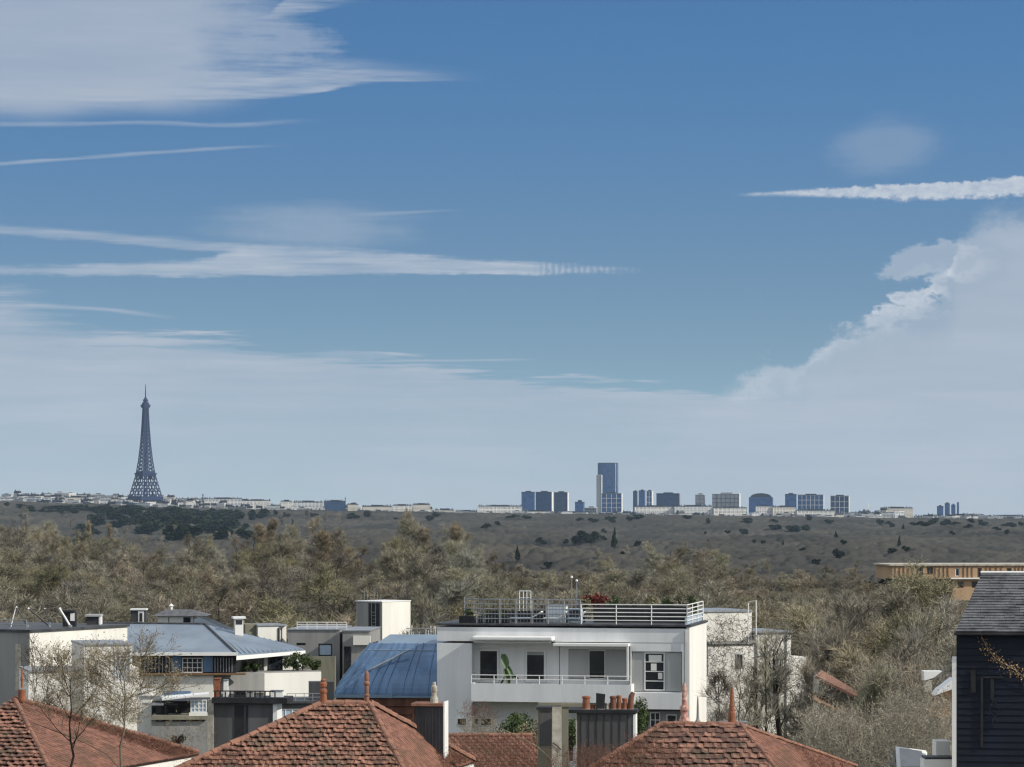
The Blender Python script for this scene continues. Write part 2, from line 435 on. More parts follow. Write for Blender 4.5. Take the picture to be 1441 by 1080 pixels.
def twigs(r, P, per, L, wd, ang, up, t0=0.1):
    n, kk, _ = P.shape
    idx = np.repeat(np.arange(n), per); t = r.uniform(t0, 1, len(idx)) * (kk - 1); i0 = np.clip(t.astype(int), 0, kk - 2); f = (t - i0)[:, None]
    A = P[idx, i0] * (1 - f) + P[idx, i0 + 1] * f; D = norm(P[idx, i0 + 1] - P[idx, i0])
    d = norm(D * math.cos(ang) + norm(r.normal(size=A.shape)) * math.sin(ang) + np.array([0, 0, up]))
    B = A + d * (L * r.uniform(0.5, 1.2, len(idx)))[:, None]
    s = norm(np.cross(d, norm(r.normal(size=A.shape)))) * wd / 2
    V = np.stack([A - s, A + s, B], 1).reshape(-1, 3); T = np.arange(len(V)).reshape(-1, 3)
    return V, T, B

def leaves(r, C, size, per=1, jit=0.1):
    C = np.repeat(C, per, 0) + r.normal(0, jit, (len(C) * per, 3))
    a = norm(r.normal(size=C.shape)); b = norm(np.cross(a, r.normal(size=C.shape)))
    s = size * r.uniform(0.5, 1.3, (len(C), 1))
    V = np.stack([C - a * s, C + b * s * 0.6, C + a * s, C - b * s * 0.6], 1).reshape(-1, 3)
    return V, np.arange(len(V)).reshape(-1, 4)

def bare_tree(seed, h=14.0, cr=4.5, trunk_r=0.24, n=(11, 7, 6, 9), up=0.5, lean=0.05, tw=0.9, wd=0.035, bud=0.0, clear=0.22, ang=48, forks=1):
    """Returns trunk (verts, faces) and crown (verts, quads, tris) of a leafless tree standing at the origin."""
    r = np.random.default_rng(seed)
    z = np.linspace(0, 1, 8)
    T = []
    for q in range(forks):
        wob = np.cumsum(r.normal(0, lean * h / 8, (8, 2)), 0); wob[0] = 0
        dv = r.normal(0, 1, 2); dv /= np.hypot(*dv) + 1e-9
        sp = (0 if forks == 1 else h * 0.16) * z[:, None] ** 1.3 * dv[None, :]
        T.append(np.concatenate([wob + sp, (z * h * (0.86 if q == 0 else r.uniform(0.7, 0.86)))[:, None]], 1))
    P0 = np.stack(T); R0 = trunk_r * np.linspace(1.0, 0.16, 8)[None, :] * np.ones((forks, 1))
    P1, R1 = spawn(r, P0, R0, n[0], clear, 0.97, ang, cr * 1.15, up, 6, 0.12, 0.55)
    P2, R2 = spawn(r, P1, R1, n[1], 0.2, 1.0, 42, cr * 0.50, up * 0.7, 4, 0.14, 0.6)
    P3, R3 = spawn(r, P2, R2, n[2], 0.15, 1.0, 40, cr * 0.27, up * 0.6, 3, 0.16, 0.6)
    m = lambda R, lo: np.maximum(R, lo)
    v0, f0 = tubes(P0, m(R0, wd), 7); v1, f1 = tubes(P1, m(R1, wd * 0.9), 5)
    trunk = (np.concatenate([v0, v1]), [f0, f1 + len(v0)])
    v2, f2 = tubes(P2, m(R2, wd * 0.62), 3); v3, f3 = tubes(P3, m(R3, wd * 0.42), 3)
    v4, f4, tips = twigs(r, P3, n[3], tw, wd * 0.9, 0.75, up * 0.35)
    v5, f5, _ = twigs(r, P2, n[3], tw * 0.9, wd * 0.9, 0.8, up * 0.35)
    off = np.cumsum([0, len(v2), len(v3), len(v4)])
    V = [v2, v3, v4, v5]; Q = [f2, f3 + off[1]]; Tt = [f4 + off[2], f5 + off[3]]
    if bud:
        vb, fb = leaves(r, tips, bud); o = sum(map(len, V)); V.append(vb); Q.append(fb + o)
    return trunk, (np.concatenate(V), Q + Tt)

def leafy(seed, n, size, rx, rz, zc, lumps=9, power=0.33, cone=0.0):
    """Leaf faces spread through a lumpy volume."""
    r = np.random.default_rng(seed)
    c = norm(r.normal(size=(lumps, 3))) * r.uniform(0.35, 0.8, (lumps, 1)); rad = r.uniform(0.32, 0.55, lumps)
    k = r.integers(0, lumps, n); d = norm(r.normal(size=(n, 3))) * (r.uniform(0, 1, (n, 1)) ** power)
    P = c[k] + d * rad[k][:, None]
    if cone:
        s = 1.0 - cone * (P[:, 2:3] + 1) / 2; P[:, :2] *= np.clip(s, 0.05, 1)
    P = P * np.array([rx, rx, rz]) + np.array([0, 0, zc])
    return leaves(r, P, size, 1, 0.0)

def bark(name, col, rnd=0.0): return mat(name, col, 0.95, 0.25, 1.2, bump=0.0, rnd=rnd, spec=0.05)
B_dark = bark('bark_dark', (0.050, 0.043, 0.034), 0.5)
B_mid = bark('bark_grey_brown', (0.20, 0.175, 0.135), 0.5)
C_olive = bark('twigs_olive', (0.350, 0.325, 0.235), 0.7)
C_grey = bark('twigs_grey', (0.385, 0.362, 0.285), 0.7)
C_brown = bark('twigs_brown', (0.365, 0.320, 0.240), 0.55)
C_green = bark('twigs_budding_green', (0.31, 0.285, 0.18), 0.5)
C_tan = bark('twigs_tan', (0.44, 0.37, 0.27), 0.4)
E_dark = mat('evergreen_leaves', (0.030, 0.045, 0.022), 0.8, 0.3, 2.0, rnd=0.5, spec=0.1)
E_mid = mat('green_leaves', (0.070, 0.100, 0.030), 0.7, 0.3, 2.0, rnd=0.5, spec=0.2)

def make_proto(name, arrs, bm, cm):
    (tv, tf), (cv, cf) = arrs
    e_ = empty(name, (0, 0, 0)); npmesh('trunk', tv, tf, bm, e_); npmesh('crown', cv, cf, cm, e_)
    return e_
def copy_tree(o, parent=None):
    c = o.copy(); COL.objects.link(c); c.parent = parent
    for ch in [k for k in list(o.children)]: copy_tree(ch, c)
    return c
used_protos = set()
def place(proto, loc, s, rz, label, cat, group, sz=None):
    if proto.name in used_protos: o = copy_tree(proto)
    else: o = proto; used_protos.add(proto.name)
    o.location = loc; o.rotation_euler = (0, 0, rz); o.scale = (s, s, sz or s)
    return tag(o, label, cat, group)

ORD = ['first', 'second', 'third', 'fourth', 'fifth', 'sixth', 'seventh', 'eighth', 'ninth', 'tenth', 'eleventh', 'twelfth', 'thirteenth', 'fourteenth', 'fifteenth', 'sixteenth']

protos = {
 'olive': [make_proto('bare_tree', bare_tree(s, 14, 4.6, n=(12, 8, 7, 9), bud=0.045, wd=0.05), B_mid, C_olive) for s in (1, 2, 3)],
 'grey': [make_proto('bare_tree', bare_tree(s, 14, 4.2, n=(13, 8, 7, 9), up=0.8, ang=40, wd=0.05), B_mid, C_grey) for s in (4, 5)],
 'brown': [make_proto('bare_tree', bare_tree(s, 14, 4.4, n=(12, 8, 7, 9), wd=0.05), B_mid, C_brown) for s in (6, 7)],
 'green': [make_proto('bare_tree', bare_tree(s, 14, 4.4, n=(12, 8, 7, 8), bud=0.055, wd=0.045), B_mid, C_green) for s in (8, 9)],
 'dark': [make_proto('bare_tree', bare_tree(10, 14, 5.0, 0.32, n=(12, 8, 6, 6), up=0.35, ang=52, wd=0.05), B_dark, B_mid)],
}
pop = [make_proto('poplar_tree', bare_tree(s, 20, 3.0, 0.28, n=(34, 7, 6, 7), up=1.5, ang=22, clear=0.08, tw=0.8, wd=0.05), B_mid, C_tan) for s in (11, 12)]

def profile(px):   # where the top of the near wood shows, in photo rows
    return np.interp(px, [-100, 0, 90, 150, 200, 260, 330, 350, 400, 440, 480, 500, 545, 560, 600, 650, 665, 700, 740, 800, 870, 900, 960, 1010, 1040, 1100, 1150, 1200, 1260, 1330, 1441, 1600],
                     [730, 731, 738, 764, 762, 760, 764, 762, 748, 736, 739, 770, 780, 731, 727, 736, 766, 785, 796, 795, 790, 782, 766, 775, 800, 808, 800, 800, 815, 828, 830, 830])
rows = [(262, 'front'), (300, 'second'), (345, 'third'), (395, 'fourth'), (455, 'fifth'), (525, 'sixth'), (600, 'seventh'), (690, 'eighth'), (790, 'ninth'), (900, 'tenth')]
rt = random.Random(3)
anchors = [(-60, 70, 'above the cream box house'), (70, 170, 'above the white stepped wall'), (170, 330, 'above the zinc hip roof'),
           (330, 490, 'above the grey flat-roofed house'), (490, 600, 'above the cream lift block'), (600, 760, 'above the white terrace railing'),
           (760, 900, 'above the roof garden'), (900, 1010, 'above the right end of the terrace'), (1010, 1130, 'above the ivy-grown white house'),
           (1130, 1250, 'above the hidden orange roof'), (1250, 1345, 'under the timber-clad block'), (1345, 1560, 'behind the navy clapboard house')]
def anchor(px):
    for a, b, s in anchors:
        if a <= px < b: return s
    return anchors[0][2] if px < 0 else anchors[-1][2]
specs = []
for ri, (Yr, rname) in enumerate(rows):
    t = (ri / (len(rows) - 1)) ** 0.75
    n = int(Yr * 0.375 / 8.4) + 3; cnt = {}
    for k in range(n):
        px = -50 + (k + 0.5 + rt.uniform(-0.35, 0.35)) / n * 1560; Yk = Yr * rt.uniform(0.96, 1.05)
        top = 872 * (1 - t) + float(profile(px)) * t + rt.uniform(-9, 12)
        if 1215 < px < 1460: top = (813 if px < 1335 else 829) + rt.uniform(0, 12) if 290 < Yk < 379 else max(top, (804 if px < 1335 else 822) + rt.uniform(0, 12))
        X = (px - CX) / F * Yk; gz = float(ground_z(X, Yk)) - 0.3
        H = CZ - (top - HY) / F * Yk - gz
        u = rt.random()
        if px < 150: kind = 'olive' if u < .45 else 'brown' if u < .65 else 'grey' if u < .88 else 'green'
        elif 560 < px < 680: kind = 'grey' if u < .6 else 'olive'
        elif 860 < px < 1240: kind = 'brown' if u < .5 else 'olive' if u < .8 else 'grey'
        else: kind = 'olive' if u < .35 else 'green' if u < .43 else 'grey' if u < .70 else 'brown' if u < .84 else 'dark'
        specs.append((px, Yk, X, gz, H, kind, rname))
words_ = {'olive': 'olive-brown bare tree', 'grey': 'grey upright bare tree', 'brown': 'brown twiggy bare tree', 'green': 'bare tree budding yellow-green', 'dark': 'dark wide-limbed bare tree'}
seen = {}
for px, Yk, X, gz, H, kind, rname in specs:
    a = anchor(px); key = (kind, rname, a); seen[key] = seen.get(key, 0) + 1
    o_ = '' if seen[key] == 1 else ORD[seen[key] - 1] + ' '
    s = rt.uniform(1.2, 1.6) * min(1.1, max(0.8, H / 14))
    place(rt.choice(protos[kind]), (X, Yk, gz), s, rt.uniform(0, 6.28), f"{o_}{words_[kind]} in the {rname} row, {a}", 'tree', "bare trees of the park wood", H / 14)
for px, top, Yk, lab in ((123, 728, 950, 'narrow tan poplar rising below the white hillside blocks'), (152, 732, 980, 'slim tan poplar behind the broader one near the dark evergreens'),
                         (364, 733, 900, 'tan bushy poplar right of the dark evergreens'), (381, 724, 905, 'tallest tan poplar of the pair beside the dark evergreens'),
                         (596, 737, 760, 'grey-brown poplar in the tall clump before the low city blocks'), (640, 735, 770, 'tan poplar at the edge of the tall clump'),
                         (455, 740, 700, 'tan poplar standing behind the pale twiggy tree')):
    X = (px - CX) / F * Yk; gz = float(ground_z(X, Yk)) - 0.3; H = CZ - (top - HY) / F * Yk - gz
    place(pop[px % 2], (X, Yk, gz), 1.0 if px < 200 else 1.7, px, lab, 'tree', 'poplars standing out of the wood', H / 20)

fl = {}
def canopy_at(px, yb):
    ci = int(np.clip(np.searchsorted(pxs, px), 0, len(pxs) - 1)); rowp = HY + (CZ - FZ[:, ci]) / fy * F
    vis_ = rowp < np.minimum.accumulate(np.concatenate([[9e9], rowp[:-1]])); kk = int(np.argmin(np.where(vis_, np.abs(rowp - yb), 9e9)))
    Yk = float(fy[kk]); return Yk, at(px, rowp[kk], Yk)
for i in range(44):
    px = rt.uniform(-20, 490) if i < 32 else rt.uniform(660, 1230); yb = float(profile(px)) + rt.uniform(-14, 8) if i < 32 else float(profile(px)) + rt.uniform(-12, 4)
    if 480 < px < 560: continue
    Yk, p = canopy_at(px, yb + 6); kd = rt.choice(('grey', 'grey', 'olive', 'brown')); H = rt.uniform(14, 24) / F * Yk; an = anchor(px); key = (kd, an); fl[key] = fl.get(key, 0) + 1
    o_ = '' if fl[key] == 1 else ORD[fl[key] - 1] + ' '
    place(rt.choice(protos[kd]), (p.x, p.y, p.z - H * .25), H / 14 * rt.uniform(1.0, 1.5), px, f"{o_}hazy {words_[kd]} far off, {an}", 'tree', 'bare trees far out on the slope', H / 14)

# dark evergreens on the far slope
ev = []
for s, cone in ((31, 0.0), (32, 0.25), (33, 0.9)):
    v, f = leafy(s, 1500, 0.9, 6.0, 6.5 if cone < .5 else 8.5, 8.0 if cone < .5 else 9.5, 12, cone=cone)
    tv, tf = tubes(np.array([[[0, 0, -2], [0.2, 0, 4], [0, 0.2, 9.0]]]), np.array([[0.6, 0.45, 0.2]]), 6)
    ev.append(make_proto('evergreen_tree', ((tv, [tf]), (v, [f])), B_dark, E_dark))
EV = [(180, 722, 46, 14, 0), (240, 724, 50, 14, 1), (305, 727, 44, 13, 0), (330, 731, 30, 14, 0), (140, 719, 44, 9.5, 1), (96, 718, 60, 9.5, 0), (265, 735, 44, 20, 0), (200, 733, 40, 18, 1), (160, 731, 34, 16, 0), (320, 748, 40, 24, 0), (298, 750, 38, 22, 0), (345, 758, 26, 18, 1), (122, 752, 34, 20, 0), (135, 740, 30, 22, 0), (168, 742, 34, 22, 0), (190, 738, 30, 18, 1), (205, 752, 44, 30, 0), (226, 742, 40, 26, 0), (240, 756, 36, 26, 1), (258, 742, 36, 26, 0), (270, 757, 38, 24, 0),
      (288, 748, 34, 26, 1), (300, 736, 30, 20, 0), (312, 758, 30, 22, 0), (322, 742, 26, 20, 1), (250, 760, 30, 26, 0), (218, 731, 40, 16, 0), (150, 724, 30, 12, 0), (275, 729, 40, 14, 0), (110, 768, 16, 14, 1),
      (345, 746, 12, 12, 0), (356, 732, 16, 18, 1), (370, 728, 18, 16, 0), (398, 734, 10, 16, 1), (412, 745, 9, 12, 2), (498, 730, 16, 10, 0), (516, 728, 14, 12, 1),
      (762, 765, 14, 12, 0), (796, 764, 8, 9, 0), (815, 764, 22, 22, 0), (832, 764, 24, 20, 1), (850, 750, 7, 8, 0), (850, 760, 8, 8, 0), (865, 772, 12, 32, 2), (898, 768, 12, 9, 0),
      (876, 780, 6, 5, 0), (773, 797, 16, 8, 0), (728, 790, 12, 22, 2), (1046, 752, 16, 10, 0), (1024, 752, 12, 7, 0), (993, 752, 5, 5, 0), (1062, 764, 7, 6, 0), (1074, 764, 9, 6, 0), (1102, 768, 5, 9, 2), (1129, 775, 9, 5, 0),
      (1090, 745, 22, 10, 0), (1115, 748, 24, 11, 0), (1135, 747, 20, 10, 1), (1176, 757, 8, 10, 2), (1187, 765, 9, 8, 1), (1254, 778, 16, 9, 0), (1266, 770, 10, 16, 2), (1275, 776, 12, 9, 1), (1271, 745, 6, 9, 2),
      (1256, 742, 8, 6, 0), (1362, 744, 12, 9, 0), (1403, 746, 12, 6, 0), (1417, 752, 8, 8, 1), (1340, 752, 8, 6, 0), (1180, 786, 18, 16, 1), (1150, 794, 16, 10, 0), (700, 740, 9, 7, 0), (684, 742, 14, 8, 0)]
ea = [(0, 175, 'near the narrow poplar'), (175, 335, 'below the lattice tower'), (335, 430, 'beside the tan poplars'), (430, 560, 'under the low white blocks'), (560, 745, 'below the lattice-fronted slab'),
      (745, 785, 'near the conifer clump'), (785, 885, 'below the tallest glass tower'), (885, 1010, 'below the brick-sided block'), (1010, 1145, 'below the round-topped block'),
      (1145, 1230, 'below the last tall slab'), (1230, 1300, 'above the timber-clad block'), (1300, 1500, 'on the slope at the far right')]
for i_ in range(95):
    px_ = rt.choice((rt.uniform(-10, 640), rt.uniform(90, 340), rt.uniform(640, 1450))); EV.append((round(px_), round(float(city_line(px_)) + rt.uniform(-3, 5)), rt.uniform(8, 20), rt.uniform(5, 9), rt.choice((0, 1, 1))))
cn = {}
for px, yb, wd_, hh, k in EV:
    row_ = 'by the city, ' if -4 <= yb - float(city_line(px)) < 6 and hh < 9.01 else ''
    Yk = float(np.interp(yb, [715, 726, 740, 765, 800], [6600, 6450, 5600, 3300, 1900]))
    an = [s for a, b, s in ea if a <= px < b][0]; kind = ('round dark evergreen', 'dark bushy evergreen', 'dark pointed conifer')[k]
    sz_ = 'large' if hh > 17 else 'small' if hh < 9 else 'mid-sized'; key = (kind, sz_, row_, an); cn[key] = cn.get(key, 0) + 1
    o_ = '' if cn[key] == 1 else ORD[min(15, cn[key] - 1)] + ' '
    ci = int(np.clip(np.searchsorted(pxs, px), 0, len(pxs) - 1)); rowp = HY + (CZ - FZ[:, ci]) / fy * F
    vis_ = rowp < np.minimum.accumulate(np.concatenate([[9e9], rowp[:-1]])); kk = int(np.argmin(np.where(vis_, np.abs(rowp - yb), 9e9))); Yk = float(fy[kk]); p = at(px, rowp[kk], Yk); sx = wd_ / F * Yk / 11.0; sz = hh / F * Yk / (15.0 if k < 2 else 18.0)
    place(ev[k], (p.x, p.y, p.z - 2.5 * sz), sx, px, f"{o_}{sz_} {kind} {row_}{an}", 'tree', 'dark evergreens on the far slopes', sz)

# ------------------------------------------------------------------ skyline
def facade_mat(name, wall, glass, bx=3.2, bz=3.1, fx=0.62, fz=0.55, rough=0.5):
    """Wall with rows of windows too small to model at this distance, in the object's own metres."""
    if name in MATS: return MATS[name]
    m = bpy.data.materials.new(name); m.use_nodes = True; MATS[name] = m; N.nt = m.node_tree; nt = m.node_tree
    b = nt.nodes['Principled BSDF']; tc = nt.nodes.new('ShaderNodeTexCoord'); sp = nt.nodes.new('ShaderNodeSeparateXYZ'); nt.links.new(tc.outputs['Object'], sp.inputs[0])
    oi = nt.nodes.new('ShaderNodeObjectInfo'); r = N(oi.outputs['Random'])
    X_, Y_, Z_ = (N(sp.outputs[i]) for i in range(3))
    u = N.m('FRACT', (X_ + Y_) / bx + 100.25); v = N.m('FRACT', Z_ / bz + 100.2)
    win = sstep((u - 0.5).abs(), fx / 2 + 0.06, fx / 2 - 0.06) * sstep((v - 0.5).abs(), fz / 2 + 0.06, fz / 2 - 0.06)
    geo = nt.nodes.new('ShaderNodeNewGeometry'); sn = nt.nodes.new('ShaderNodeSeparateXYZ'); nt.links.new(geo.outputs['Normal'], sn.inputs[0])
    win = win * sstep(N(sn.outputs[2]), 0.6, 0.4)
    wn = nt.nodes.new('ShaderNodeTexWhiteNoise'); nt.links.new(comb(N.m('FLOOR', (X_ + Y_) / bx), N.m('FLOOR', Z_ / bz)).v, wn.inputs[0])
    wl = mixc(noise(N(tc.outputs['Object']), 0.08, 4), tuple(c * 0.75 for c in wall), wall)
    gl = mixc(N(wn.outputs[0]), tuple(c * 0.5 for c in glass), tuple(min(1, c * 1.8) for c in glass))
    nt.links.new(mixc(win, wl, gl).v, b.inputs['Base Color'])
    nt.links.new((win * (0.2 - rough) + rough).v, b.inputs['Roughness'])
    return m
F_white = facade_mat('white_render_with_windows', (0.82, 0.80, 0.76), (0.02, 0.03, 0.05))
F_cream = facade_mat('cream_stone_with_windows', (0.72, 0.67, 0.58), (0.02, 0.03, 0.05), 2.6, 3.0, 0.5, 0.6)
F_grey = facade_mat('grey_concrete_with_windows', (0.40, 0.41, 0.42), (0.04, 0.06, 0.10), 3.4, 3.0, 0.66, 0.55)
F_band = facade_mat('white_bands_with_ribbon_windows', (0.82, 0.82, 0.80), (0.06, 0.09, 0.14), 9.0, 3.2, 0.92, 0.55)
F_glass = facade_mat('blue_curtain_wall', (0.06, 0.125, 0.26), (0.022, 0.065, 0.18), 3.0, 3.4, 0.84, 0.80, 0.3)
F_glass2 = facade_mat('dark_curtain_wall', (0.035, 0.07, 0.145), (0.012, 0.032, 0.09), 2.4, 3.4, 0.84, 0.78, 0.3)
F_brick = facade_mat('brick_with_windows', (0.42, 0.20, 0.13), (0.04, 0.05, 0.08), 3.0, 3.0, 0.5, 0.5)
R_zinc = mat('zinc_roof_far', (0.10, 0.12, 0.15), 0.5, 0.15, 0.1)
R_slate = mat('slate_roof_far', (0.035, 0.045, 0.065), 0.6, 0.15, 0.1)
W_white = mat('white_concrete', (0.85, 0.84, 0.80), 0.8, 0.08, 0.1)
W_dark = mat('dark_metal_far', (0.05, 0.06, 0.08), 0.6, 0.2, 0.1)

def px2m(d, Y): return d / F * Y
def tower_block(x0, x1, yt, yb, Y, fm, label, cat='tower block', rz=-9, depth=26, grid=None, side=None, name='tower_block', roof=True, crown=0, bars=(4, 6)):
    base = at((x0 + x1) / 2, yb, Y); w_ = px2m(x1 - x0, Y); h = px2m(yb - yt, Y)
    c, s = math.cos(math.radians(abs(rz))), math.sin(math.radians(abs(rz)))
    w = max((w_ - depth * s) / c, w_ * 0.6)
    o = thing(name, base, label, cat, None, math.radians(rz))
    MB().box(-w / 2, w / 2, 0, depth, -25, h).build('wall', fm, o)
    if side: MB().box(w / 2, w / 2 + 1.5, -0.5, depth + 0.5, -20, h + 0.6).build('side_wall', side, o)
    if grid:
        g_ = MB(); nx, nz = bars
        for k in range(nx + 1): xx = -w / 2 + w * k / nx; g_.box(xx - .45, xx + .45, -0.7, -0.05, 0, h)
        for k in range(1, nz + 1): zz = h * k / nz; g_.box(-w / 2, w / 2, -0.6, -0.08, zz - 0.5, zz + 0.3)
        g_.build('facade_grid', grid, o)
    if roof:
        r_ = MB().box(-w / 2 - 0.3, w / 2 + 0.3, -0.9, depth + 0.3, h, h + 1.1)
        if h < 55 and name != 'tower_block':
            xx = -w / 2 + 1
            while xx < w / 2 - 2: r_.box(xx, xx + 2.2, .3, 3, h + 1.1, h + 1.1 + rt.choice((1.5, 2.8, 3.4))); xx += rt.uniform(3.5, 7)
        r_.build('parapet', R_slate if fm in (F_glass, F_glass2) or name != 'tower_block' else W_white, o)
        MB().box(-w * 0.2, w * 0.22, depth * 0.3, depth * 0.7, h + 1.1, h + 1.1 + 2.6 + crown).build('plant_room', R_slate, o)
    return o

# lattice tower
EY = 7000.0
ec = at(204.8, 736, EY); et = thing('lattice_tower', ec, 'tall dark iron lattice tower tapering to a mast above the hillside city', 'tower', None, math.radians(38))
m_iron = mat('tower_iron', (0.012, 0.030, 0.10), 0.6, 0.15, 0.05, spec=0.3)
def half(z):     # half width of the tower's outline at height z
    return float(np.interp(z, [0, 57, 115, 150, 190, 230, 276], [50, 29.5, 16.5, 12.0, 8.6, 6.4, 4.6]))
def legw(z): return float(np.interp(z, [0, 57, 115, 150, 276], [12, 7.5, 4.8, 4.0, 2.6]))
for sx in (-1, 1):
    for sy in (-1, 1):
        mb = MB(); zs = [0, 14, 28, 42, 57, 71, 85, 100, 115]
        def cn_(z, a, b):
            H_ = half(z) - legw(z) * 1.0; return Vector((sx * (H_ + a * legw(z)), sy * (H_ + b * legw(z)), z))
        for a in (-1, 1):
            for b in (-1, 1): mb.tube([cn_(z, a, b) for z in zs], 1.15, 4)
        for i in range(len(zs) - 1):
            for (a, b, a2, b2) in ((-1, -1, 1, -1), (1, -1, 1, 1), (1, 1, -1, 1), (-1, 1, -1, -1)):
                mb.tube([cn_(zs[i], a, b), cn_(zs[i + 1], a2, b2)], 0.7, 4); mb.tube([cn_(zs[i], a2, b2), cn_(zs[i + 1], a, b)], 0.7, 4)
        mb.build('leg', m_iron, et)
sh = MB(); zs = [115, 124, 133, 142, 151, 160, 169, 178, 187, 196, 205, 214, 223, 232, 241, 250, 259, 268, 276]
for sx in (-1, 1):
    for sy in (-1, 1):
        sh.tube([(sx * half(z), sy * half(z), z) for z in zs], 1.25, 4); sh.tube([(sx * half(z) * 0.45, sy * half(z), z) for z in zs], 0.8, 4); sh.tube([(sx * half(z), sy * half(z) * 0.45, z) for z in zs], 0.8, 4)
for i in range(len(zs) - 1):
    for a, b in (((-1, -1), (1, -1)), ((1, -1), (1, 1)), ((1, 1), (-1, 1)), ((-1, 1), (-1, -1))):
        za, zb = zs[i], zs[i + 1]; m_ = (za + zb) / 2
        for (z1, z2) in ((za, zb), (zb, za)): sh.tube([(a[0] * half(z1), a[1] * half(z1), z1), (b[0] * half(z2), b[1] * half(z2), z2)], 0.85, 4)
        sh.tube([(a[0] * half(m_), a[1] * half(m_), m_), (b[0] * half(m_), b[1] * half(m_), m_)], 0.7, 4)
sh.box(-2.2, 2.2, -2.2, 2.2, 115, 276)
sh.build('shaft', m_iron, et)
MB().box(-34, 34, -34, 34, 54, 58).box(-31, 31, -31, 31, 58, 63).build('first_platform', m_iron, et)
MB().box(-18, 18, -18, 18, 112, 115).box(-19.5, 19.5, -19.5, 19.5, 115, 118.5).box(-16, 16, -16, 16, 118.5, 123).build('second_platform', m_iron, et)
MB().box(-7.5, 7.5, -7.5, 7.5, 274, 277).box(-8.6, 8.6, -8.6, 8.6, 277, 282).box(-6, 6, -6, 6, 282, 287).lathe((0, 0, 287), [(5.5, 0), (5, 3), (6.6, 4), (6.2, 6), (3.5, 9), (2.5, 12)], 10).build('top_platform', m_iron, et)
MB().tube([(0, 0, 298), (0, 0, 312), (0, 0, 330)], [1.7, 1.3, 0.7], 6).build('mast', m_iron, et)
arch = MB()
for sgn in (-1, 1):
    pts = [Vector((31 * math.cos(a), sgn * 38, 6 + 44 * math.sin(a))) for a in np.linspace(0, math.pi, 14)]
    arch.tube(pts, 1.6, 4); arch.tube([Vector((p.y, p.x, p.z)) for p in pts], 1.6, 4)
arch.build('arch', m_iron, et)

# the tallest glass tower, bowed plan
MY = 9000.0
mo = thing('skyscraper', at(855, 738, MY), 'tallest dark blue glass skyscraper with bowed faces and a white corner strip', 'skyscraper', None, math.radians(-7))
wM, dM, hM = px2m(28, MY), 34.0, px2m(738 - 652.5, MY)
pts = [(wM / 2 * math.sin(a) , -3.5 * math.cos(a) , 0) for a in np.linspace(-math.pi / 2, math.pi / 2, 13)]
pts = [(p[0], p[1], -20) for p in pts] + [(p[0], dM - p[1], -20) for p in reversed(pts)]
MB().prism(pts, (0, 0, hM + 20)).build('glass_wall', F_glass, mo)
MB().prism([(p[0] * 0.97, p[1] * 0.97 + 0.4, hM) for p in pts], (0, 0, 2.2)).build('roof', R_slate, mo)
MB().box(wM / 2 - 6.2, wM / 2 - 4.6, -3.2, -0.6, 0, hM).build('corner_strip', W_white, mo)
MB().box(-wM / 2 + 12, -wM / 2 + 12.8, -3.9, -3, 0, hM).box(wM / 2 - 15, wM / 2 - 14.2, -3.9, -3, 0, hM).build('mullion', R_zinc, mo)
tower_block(839, 846.5, 669, 722, 8500, F_grey, 'slim pale slab standing against the left edge of the tallest glass tower', side=W_white, depth=10)
tower_block(846, 875, 695, 728, 8200, F_glass, 'blue glass block with white grid in front of the tallest tower', grid=W_white, side=W_white, bars=(4, 5), depth=16)
TB = [(733, 752, 693, 720, F_glass, None, 'blue glass block at the left end of the twin slabs', None),
      (753, 777, 693, 720, F_glass2, None, 'broad dark blue slab beside the first twin', W_white),
      (779, 799, 693.5, 722, F_glass2, W_dark, 'narrow blue slab with a bright white end wall', W_white),
      (890, 897, 692, 726, F_glass2, None, 'narrowest of the three dark slabs right of the tallest tower', None),
      (898, 908, 691, 726, F_glass, None, 'middle of the three dark slabs right of the tallest tower', None),
      (909, 918, 691.5, 726, F_glass, W_white, 'pale-gridded last of the three dark slabs', W_white),
      (923, 956, 695, 722, F_glass2, None, 'dark block with a reddish brick end wall', F_brick),
      (978, 992, 696.5, 720, F_grey, W_dark, 'small grey twin-shaft block between the brick-ended and ribbon-windowed blocks', None),
      (1002, 1041, 695.5, 720, F_grey, R_slate, 'wide grey block with dark ribbon windows', W_white),
      (1104, 1121, 696, 724, F_glass, None, 'narrow blue slab joined to the wide blue glass block', None),
      (1122, 1159, 697, 726, F_glass, W_white, 'wide blue glass block with pale grid', W_white),
      (1168, 1195, 698.5, 732, F_glass2, W_white, 'last tall dark slab, square-gridded, beside the low white blocks', W_white)]
for x0, x1, yt, yb, fm, gr, lab, sd_ in TB:
    tower_block(x0, x1, yt, yb + 6, 7900 + (x0 * 37 % 300), fm, lab, grid=gr, side=sd_, bars=(max(2, int((x1 - x0) / 6)), 5), depth=20)
ro = tower_block(1053, 1088, 700, 730, 8000, F_glass, 'blue block with rounded top behind the white lattice blocks', roof=False, depth=24)
wv = px2m(35, 8000) * 0.42
MB().prism([(wv * math.cos(a), 0, px2m(30, 8000) + 11 * math.sin(a)) for a in np.linspace(0, math.pi, 12)], (0, 24, 0)).build('rounded_roof', R_slate, ro)
ko = [(1318, 1328, 713), (1329, 1337, 709), (1338, 1345, 711), (1346, 1350, 707)]
for i, (a, b, c) in enumerate(ko):
    tower_block(a, b, c, 730, 8200 + i * 20, F_glass, ('widest lowest shaft', 'second shaft', 'third shaft', 'slimmest tallest shaft')[i] + ' of the small blue cluster before the far right', depth=14, roof=i != 3)
tower_block(808, 822, 707, 726, 7800, F_glass, 'small blue block with roof plant between the slabs and the tallest tower', crown=2)
